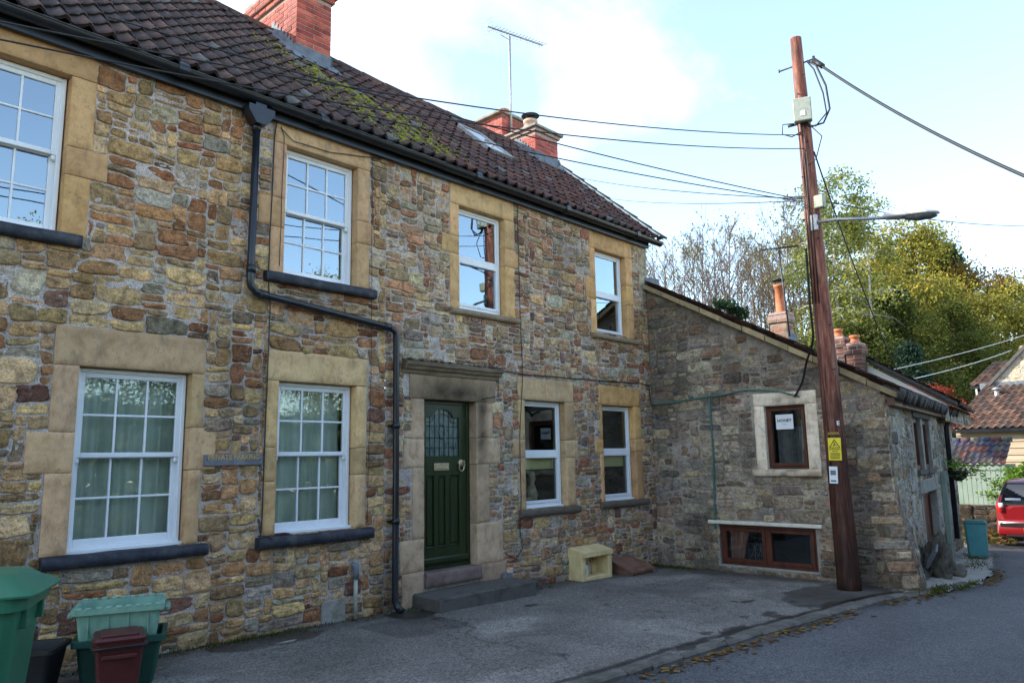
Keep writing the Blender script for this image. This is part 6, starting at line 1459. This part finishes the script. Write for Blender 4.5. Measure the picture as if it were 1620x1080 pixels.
mb=MB();mb.add(*box(XC-.10,XC-.08,yc-.26,yc+.26,cg+.34,cg+.45,.004),sm=False);mb.build('number_plate',M['yellow'],bp)
for x in (.55,2.82):
    for s_ in (1,-1):
        mb=MB();y_=yc+s_*.72;V,F=tube([(XC+x,y_-.09,cg+.28),(XC+x,y_-.07,cg+.28),(XC+x,y_+.07,cg+.28),(XC+x,y_+.09,cg+.28)],[.24,.285,.285,.24],24);mb.add(V,F);wh=mb.build('wheel',M['black_box'],car)
        mb=MB();mb.add(*tube([(XC+x,y_+s_*.085,cg+.28),(XC+x,y_+s_*.096,cg+.28)],.19,20),sm=False);mb.build('rim',M['galv'],wh)
mb=MB();mb.add(*box(XC+.1,XC+3.3,yc-.72,yc+.72,cg+.19,cg+.3,.02),sm=False);mb.build('underbody',M['black_box'],car)
for s_ in (1,-1):
    mb=MB();mb.add(*lathe([(.02,-.05),(.07,-.04),(.075,.03),(.03,.05)],(XC+2.35,yc+s_*.88,cg+.98),10,'y'));mb.build('door_mirror',RED,car)
# ================================================================== trees
def branch_tree(seed,H,r0,kind,nb,spread,start,leafn,leafsz,pal,droop=0,twigs=3,crownshape=None,mat_t='bark',narrow=1.,leafspread=.35,lean=0,clump=0):
    rg=np.random.RandomState(seed);tm=MB()
    zz=np.linspace(0,H,14);tr=np.stack([lean*zz/H*H*.1+.012*H*vn(zz*.3,0,0,seed),.012*H*vn(zz*.3,5,0,seed),zz],-1)
    tm.add(*tube(tr,np.interp(zz,[0,H*.3,H],[r0,r0*.72,r0*.08]),7,False));ends=[]
    for b in range(nb):
        t=start+(1-start)*((b+rg.rand())/nb);z=H*t;p=np.array([np.interp(z,zz,tr[:,k]) for k in range(3)]);a=rg.uniform(0,2*PI)
        cs=crownshape(t) if crownshape else math.sin(PI*min(1,(t-start)/(1-start)*.85+.15))
        L=spread*cs*rg.uniform(.6,1.15)+.25
        up=rg.uniform(.35,.9) if kind!='conifer' else rg.uniform(-.1,.25)
        if kind=='bare': up=rg.uniform(1.2,2.4)
        d=np.array([math.cos(a),math.sin(a),up]);d/=np.linalg.norm(d)
        n=7;q=np.linspace(0,1,n)[:,None];P=p+d*L*q;P[:,2]-=(droop*L*q[:,0]**2);P+=rg.randn(n,3)*L*.025*q
        tm.add(*tube(P,np.linspace(r0*.28*(1-t*.6),.006,n),5,False))
        for k in range(twigs):
            s=rg.uniform(.3,1);i=min(n-2,int(s*(n-1)));pp=P[i];a2=a+rg.uniform(-1.1,1.1);up2=up*.8+rg.uniform(-.3,.4)
            if kind=='bare': up2=rg.uniform(1,2.4)
            d2=np.array([math.cos(a2),math.sin(a2),up2]);d2/=np.linalg.norm(d2);L3=L*rg.uniform(.3,.55);qq=np.linspace(0,1,5)[:,None];P2=pp+d2*L3*qq;P2[:,2]-=droop*L3*qq[:,0]**2*1.3
            tm.add(*tube(P2,np.linspace(max(.008,r0*.12),.006,5),4,False));ends.append(P2)
            if kind=='bare':
                for g in range(4):
                    j=rg.randint(1,5);d3=d2+rg.randn(3)*.35;d3[2]=abs(d3[2]);P3=P2[j]+d3*L3*.5*np.linspace(0,1,3)[:,None];tm.add(*tube(P3,[.010,.008,.005],3,False));ends.append(P3)
        ends.append(P[2:])
    cm=None
    if leafn:
        cm=MB();seg=[e for e in ends]
        idx=rg.randint(0,len(seg),leafn);u=rg.rand(leafn)
        lens=np.array([len(e) for e in seg])
        f=u*(lens[idx]-1);i0=f.astype(int);fr=(f-i0)[:,None]
        A=np.array([seg[k][i] for k,i in zip(idx,i0)]);B=np.array([seg[k][min(i+1,len(seg[k])-1)] for k,i in zip(idx,i0)])
        P=A+(B-A)*fr+rg.randn(leafn,3)*leafspread*[1,1,.7]
        if droop>.2: P[:,2]-=np.abs(rg.randn(leafn))*leafspread*.8
        r=leafsz*rg.uniform(.6,1.3,leafn)
        u1=rg.randn(leafn,3);u1/=np.linalg.norm(u1,axis=1)[:,None];u2=rg.randn(leafn,3);u2-=u1*(u1*u2).sum(1)[:,None];u2/=np.linalg.norm(u2,axis=1)[:,None]
        V=np.stack([P-u1*r[:,None],P+u2*r[:,None]*.55,P+u1*r[:,None],P-u2*r[:,None]*.55],1).reshape(-1,3)
        pal=np.array(pal);cl=vn(P[:,0]*.5,P[:,1]*.5,P[:,2]*.5,seed+3)*.5+.5
        ci=np.clip((cl*len(pal)+rg.randn(leafn)*.6).astype(int),0,len(pal)-1);C=pal[ci]*rg.uniform(.7,1.3,(leafn,1))
        cm.add(V,np.arange(leafn*4).reshape(-1,4),0,np.repeat(C,4,0),sm=False)
    return tm,cm,mat_t
def place(spec,base,name,label,cat,group=None,rz=0,sc=1.):
    tm,cm,mt=spec;base=np.array(base,float);t=empty(name,base,label,cat,group)
    T=TR(*base,rz=rz)@Matrix.Scale(sc,4)
    A=np.array(T)
    for mb_,nm,m_ in ((tm,'trunk',M[mt]),(cm,'crown',M['leaf'])):
        if mb_ is None: continue
        o=MB();o.V=[np.asarray(v)@A[:3,:3].T+A[:3,3] for v in mb_.V];o.F=mb_.F;o.C=mb_.C;o.n=mb_.n;o.hascol=mb_.hascol;o.build(nm,m_,t)
    return t
def spot(px_,d):
    p=atd(px_,700,d);return (p[0],p[1],float(gz(p[0]))-.3+max(0,p[1]-14)*.12)
def need(px_,py_,d): # tree height reaching that picture height
    return atd(px_,py_,d)[2]-spot(px_,d)[2]
G_y=[(.2,.2,.045),(.30,.28,.055),(.42,.34,.07),(.13,.155,.04)]
G_g=[(.055,.075,.02),(.09,.11,.028),(.15,.155,.04),(.035,.05,.018)]
G_b=[(.16,.19,.06),(.22,.25,.07),(.30,.29,.07),(.11,.15,.045)]
G_d=[(.012,.03,.018),(.02,.042,.022),(.03,.055,.03)]
G_bl=[(.02,.04,.028),(.03,.055,.038),(.045,.075,.05)]
G_o=[(.2,.12,.03),(.15,.11,.03),(.1,.1,.03),(.26,.17,.04)]
# bare hillside trees
bare=[branch_tree(100+i,14,.12,'bare',26,3.2,.22,(60,900,420,120)[i],.07,[(.16,.1,.07),(.2,.2,.06),(.24,.22,.06)],0,3,mat_t='twig',leafspread=.25) for i in range(4)]
xs_=[(1052,478,400,1),(1080,455,395,0),(1112,452,378,2),(1128,470,372,3),(1150,445,368,0),(1172,470,362,2),(1190,490,395,1),(1206,480,392,2),(1222,490,398,0),(1240,480,405,1),(1254,480,370,2),(1268,490,345,1),(1282,480,350,2),(1064,490,420,3),(1138,490,410,1),(1160,490,400,3),(1096,490,410,1),(1180,495,430,1),(1214,495,430,2),(1248,495,415,1),(1275,495,400,1),(1232,470,440,2)]
LB=['bare pale-stemmed tree at the terrace end of the hillside row','slender bare tree beside the terrace end','bare tree with many upright twigs above the cottage verge','thin forked bare tree above the upper cottage verge','tall bare tree with a few dark leaves left at its top','bare tree just past the one with dark top leaves','bare tree with sparse yellow leaves above the middle of the verge','slim bare tree with thin yellow-green leaves','bare tree just before the pale chimney','bare tree standing directly behind the pale chimney aerial','bare tree between the aerial and the telegraph pole','tall bare tree close before the telegraph pole','bare tree partly hidden by the telegraph pole','short twiggy tree low beside the terrace end','low bare tree under the tallest one','low forked bare tree in the middle of the row','low bare sapling above the lead flashing','short leafy tree low behind the verge','short leafy tree before the pale chimney','leafy low tree past the pale chimney','low tree touching the telegraph pole outline','small yellow-leaved tree behind the aerial mast']
for i,(px_,_,py_,k) in enumerate(xs_):
    d=38+ (i*7)%15;H=need(px_,py_,d);place(bare[k],spot(px_,d),'bare_tree',LB[i],'tree','bare trees on the hillside',i*1.3,H*1.07/14)
# conifer low behind the verge
con=branch_tree(7,6,.1,'conifer',90,1.6,.05,9000,.07,G_d,.15,3,crownshape=lambda t:(1-t)*1.0+.05,leafspread=.1)
place(con,spot(1163,34),'conifer',"small dark conifer poking above the cottage verge",'tree','conifers',0,need(1163,470,34)/6)
# birches
bir=[branch_tree(200+i,16,.16,'birch',40,2.3,.2,(8500,7500)[i],.085,G_b,.55,4,crownshape=lambda t:math.sin(PI*min(1,t*.75+.18))**.8,mat_t='bark_pale',leafspread=.3) for i in range(2)]
grn=[branch_tree(210+i,13,.16,'leafy',40,3.2,.12,21000,.08,G_g,.35,4,leafspread=.4) for i in range(2)]
yel=[branch_tree(220+i,13,.2,'leafy',44,3.6,.12,22000,.078,G_y,.3,4,crownshape=lambda t:math.sin(PI*min(1,t*.8+.15))**.7,leafspread=.42) for i in range(2)]
org=branch_tree(230,12,.18,'leafy',40,3.3,.12,14000,.08,G_o,.3,4,leafspread=.42)
drk=branch_tree(240,11,.2,'conifer',120,1.5,.03,26000,.12,G_bl,.25,3,crownshape=lambda t:(1-t)**.7+.06,leafspread=.2)
for spec,px_,py_,d,nm,lb,gr in (
 (bir[0],1318,300,37,'birch_tree','slender birch with thin yellow leaves just past the telegraph pole','birch trees'),
 (bir[1],1346,250,38,'birch_tree','tallest birch with sparse crown rising above the others','birch trees'),
 (bir[0],1374,258,40,'birch_tree','tall birch whose airy top shows behind the lamp arm','birch trees'),
 (bir[1],1400,300,37,'birch_tree','birch with pale leaning trunk beside the yellow tree','birch trees'),
 (bir[1],1300,330,52,'birch_tree','thin birch close behind the telegraph pole','birch trees'),
 (grn[0],1330,470,44,'leafy_tree','green tree filling below the birches beside the pole','green trees'),
 (grn[1],1362,455,46,'leafy_tree','mid green tree under the tallest birch','green trees'),
 (grn[0],1400,450,44,'leafy_tree','dark green tree in front of the yellow crown','green trees'),
 (yel[0],1440,352,52,'yellow_tree','broad golden yellow tree behind the street lamp head','yellow trees'),
 (yel[1],1475,358,52,'yellow_tree','golden tree beside the conifer tip','yellow trees'),
 (yel[0],1425,400,46,'yellow_tree','lower yellow green tree in front of the golden crowns','yellow trees'),
 (yel[1],1505,432,46,'yellow_tree','yellow green tree above the white cottage roof end','yellow trees'),
 (grn[1],1455,470,38,'leafy_tree','green tree just behind the white cottage chimneys','green trees'),
 (grn[0],1490,500,36,'leafy_tree','lower green tree above the white cottage eaves','green trees'),
 (grn[1],1530,470,42,'leafy_tree','green tree behind the gap before the barn','green trees'),
 (org,1560,410,50,'autumn_tree','brownish autumn tree beyond the gable house','autumn trees'),
 (org,1610,425,48,'autumn_tree','autumn tree with open branches at the picture edge','autumn trees'),
 (yel[0],1585,470,44,'yellow_tree','olive yellow tree just above the far gable house','yellow trees'),
 (grn[0],1565,520,38,'leafy_tree','green tree directly behind the barn roof','green trees'),
 (drk,1520,375,54,'conifer','pointed dark conifer showing between golden and autumn trees','conifers'),
 (drk,1435,450,41,'conifer','dark conifer tip in the middle of the yellow tree','conifers'),
 (drk,1452,540,34,'conifer','bluish conifer right above the white cottage roof','conifers'),
 (grn[1],1395,500,36,'leafy_tree','green tree between the pole and the white cottage roof','green trees'),
 (grn[0],1345,505,36,'leafy_tree','green tree low behind the twin brick chimneys','green trees'),
 (yel[1],1640,440,46,'yellow_tree','yellow tree past the gable at the picture edge','yellow trees')):
    H=need(px_,py_,d);h0=spec[0].V[0][:,2].max();place(spec,spot(px_,d),nm,lb,'tree',gr,px_*.7,H/h0)
# understorey that reads as one mass behind the roofs
rg=np.random.RandomState(77);mb=MB();n=34000
pxs=rg.uniform(1290,1660,n);dd=rg.uniform(46,62,n);h=rg.rand(n)**1.3*np.interp(pxs,[1290,1340,1450,1540,1660],[3.5,6,7.5,6.5,6])*(1+.3*vn(pxs*.05,0,0,3))
P=CAMP+(_F+((pxs-810)/F_PX)[:,None]*R_)*dd[:,None];P[:,2]=gz(P[:,0])-.3+np.clip(P[:,1]-14,0,60)*.12+h
P[:,:]+=rg.randn(n,3)*.3;a=rg.uniform(0,6.28,n);pal=np.array(G_g+G_d+G_y[:1]);C=pal[np.clip(((vn(P[:,0]*.3,P[:,1]*.3,P[:,2]*.4,5)*.5+.5)*len(pal)).astype(int),0,len(pal)-1)]*rg.uniform(.7,1.3,(n,1))
mb.add(quadleaf(P[:,0],P[:,1],P[:,2],a,rg.uniform(.12,.26,n),rg.uniform(-3,3,n)),np.arange(n*4).reshape(-1,4),0,np.repeat(C,4,0),sm=False)
tag(mb.build('woodland',M['leaf'],root=(40,8,0)),'dense green woodland undergrowth covering the slope behind the roofs','woodland',kind='stuff')
# red-leaved shrub
shr=branch_tree(300,1.8,.05,'leafy',26,1.5,.1,5200,.06,[(.24,.045,.03),(.3,.075,.04),(.2,.06,.03),(.12,.1,.04)],.1,3,leafspread=.16)
p=at(1450,600,0,22.5);place(shr,(22.5,p[1],2.35),'red_shrub','red-leaved shrub showing over the white cottage roof','shrub',None,0,.5)
p=at(1490,630,0,22.8);place(shr,(22.8,p[1],1.9),'red_shrub','smaller red-brown shrub by the white cottage eaves','shrub',None,2,.5)
shg=branch_tree(301,1.0,.03,'leafy',20,.55,.1,2600,.045,[(.1,.2,.03),(.16,.26,.04),(.08,.14,.03)],.1,3,leafspread=.08)
p=at(1612,755,0,22.6);place(shg,(22.6,p[1],.05),'garden_shrub','bright green shrub behind the red car by the mesh fence','shrub')
p=at(1530,860,0,20.5);mbx=MB();n=1500;rg=np.random.RandomState(14);X=rg.uniform(18.5,23,n);Y=rg.uniform(-3.4,-1.7,n);h=rg.rand(n)*.14
mbx.add(quadleaf(X,Y,gz(X)+h+.02,rg.uniform(0,6.28,n),rg.uniform(.02,.05,n),rg.uniform(-3,3,n)),np.arange(n*4).reshape(-1,4),0,np.repeat(np.array([(.08,.1,.03),(.16,.08,.03),(.06,.07,.02),(.2,.12,.05)])[rg.randint(0,4,n)],4,0),sm=False)
tag(mbx.build('leaf_litter',M['leaf'],root=(20,-2,-.4)),'brown leaf litter and low plants below the retaining wall','leaf litter',kind='stuff')
# across the lane, behind the camera: garden trees and hedge that the window panes mirror
opp=[(-3,-13.5,5.0),(1.5,-14.5,5.6),(5.5,-13.6,5.2),(9.5,-15,6.0),(14,-14.2,5.2),(18.5,-15,6.0),(24,-15,5.5),(-8,-14,5.5)]
LO=['garden tree across the lane beyond the bins','garden tree across the lane facing the first lower window','garden tree across the lane facing the middle windows','tall garden tree across the lane facing the green door','garden tree across the lane facing the casement windows','garden tree across the lane facing the cottage','far garden tree across the lane facing the car','garden tree across the lane well before the terrace']
for i,(x,y,H) in enumerate(opp):
    sp=(yel[0],grn[0],yel[1],grn[1])[i%4];place(sp,(x,y,0),'garden_tree',LO[i],'tree','garden trees across the lane',i,H/13*1.45)
hd=MB();rg=np.random.RandomState(31);n=60000;X=rg.uniform(-14,30,n);Y=-11.2+rg.randn(n)*.45;Z=rg.rand(n)**.7*(3.1+.4*vn(X*.6,0,0,2));C=np.array(G_g)[rg.randint(0,4,n)]*1.3
hd.add(quadleaf(X,Y,Z+gz(X),rg.uniform(0,6.28,n),rg.uniform(.07,.13,n),rg.uniform(-3,3,n)),np.arange(n*4).reshape(-1,4),0,np.repeat(C,4,0),sm=False)
tag(hd.build('hedge',M['leaf'],root=(5,-11,0)),'long tall green hedge across the lane','hedge',kind=None)
# ================================================================== sky and sun
SUNV=np.array([-.62,.785,0]);EL=math.radians(27);SUNV=SUNV/np.linalg.norm(SUNV);sv=np.array([SUNV[0]*math.cos(EL),SUNV[1]*math.cos(EL),math.sin(EL)])
L=bpy.data.lights.new('sun','SUN');L.energy=3.6;L.angle=math.radians(.6);L.color=(1,.93,.82);lo=bpy.data.objects.new('sun',L);COL.objects.link(lo)
lo.rotation_euler=Vector(-sv).to_track_quat('-Z','Y').to_euler()
w=bpy.data.worlds.new('World');scene.world=w;w.use_nodes=True;t=w.node_tree;t.nodes.clear()
out=t.nodes.new('ShaderNodeOutputWorld');bg=t.nodes.new('ShaderNodeBackground');bg.inputs[1].default_value=.15
sk_=t.nodes.new('ShaderNodeTexSky');sk_.sky_type='NISHITA';sk_.sun_disc=False;sk_.sun_elevation=EL;sk_.sun_rotation=math.atan2(sv[0],sv[1]);sk_.air_density=1.;sk_.dust_density=.15;sk_.ozone_density=1.6
tc=t.nodes.new('ShaderNodeTexCoord');sep=t.nodes.new('ShaderNodeSeparateXYZ');t.links.new(tc.outputs['Generated'],sep.inputs[0])
def mth(op,a,b=None,c=None,cl=False):
    n_=t.nodes.new('ShaderNodeMath');n_.operation=op;n_.use_clamp=cl
    for i,v in enumerate((a,b,c)):
        if v is None: continue
        if hasattr(v,'is_linked'): t.links.new(v,n_.inputs[i])
        else: n_.inputs[i].default_value=v
    return n_.outputs[0]
zc=mth('ADD',mth('MAXIMUM',sep.outputs[2],0),.25)
cmb=t.nodes.new('ShaderNodeCombineXYZ');t.links.new(mth('DIVIDE',sep.outputs[0],zc),cmb.inputs[0]);t.links.new(mth('DIVIDE',sep.outputs[1],zc),cmb.inputs[1])
n1=noise(t,cmb.outputs[0],1.1,7,.58,.6)
dt=mth('ADD',mth('MULTIPLY',sep.outputs[0],-.50),mth('MULTIPLY',sep.outputs[1],.86))   # towards the bright side
cov=mth('MULTIPLY_ADD',dt,.40,-.155)
dens=mth('ADD',n1,cov)
cl=ramp(t,dens,[(.34,(.08,.08,.08)),(.78,(1,1,1))])
mx=t.nodes.new('ShaderNodeMix');mx.data_type='RGBA';t.links.new(cl,mx.inputs[0])
skb=t.nodes.new('ShaderNodeMix');skb.data_type='RGBA';skb.blend_type='MULTIPLY';skb.inputs[0].default_value=1;t.links.new(sk_.outputs[0],skb.inputs[6]);skb.inputs[7].default_value=(1.42,1.42,1.36,1)
t.links.new(skb.outputs[2],mx.inputs[6]);mx.inputs[7].default_value=(CLOUD[0],CLOUD[1],CLOUD[2],1)
t.links.new(mx.outputs[2],bg.inputs[0]);t.links.new(bg.outputs[0],out.inputs[0])
scene.view_settings.view_transform='Standard';scene.view_settings.look='None';scene.view_settings.gamma=1;scene.view_settings.exposure=EXPO
scene.cycles.max_bounces=8;scene.cycles.transparent_max_bounces=12;scene.cycles.use_denoising=True
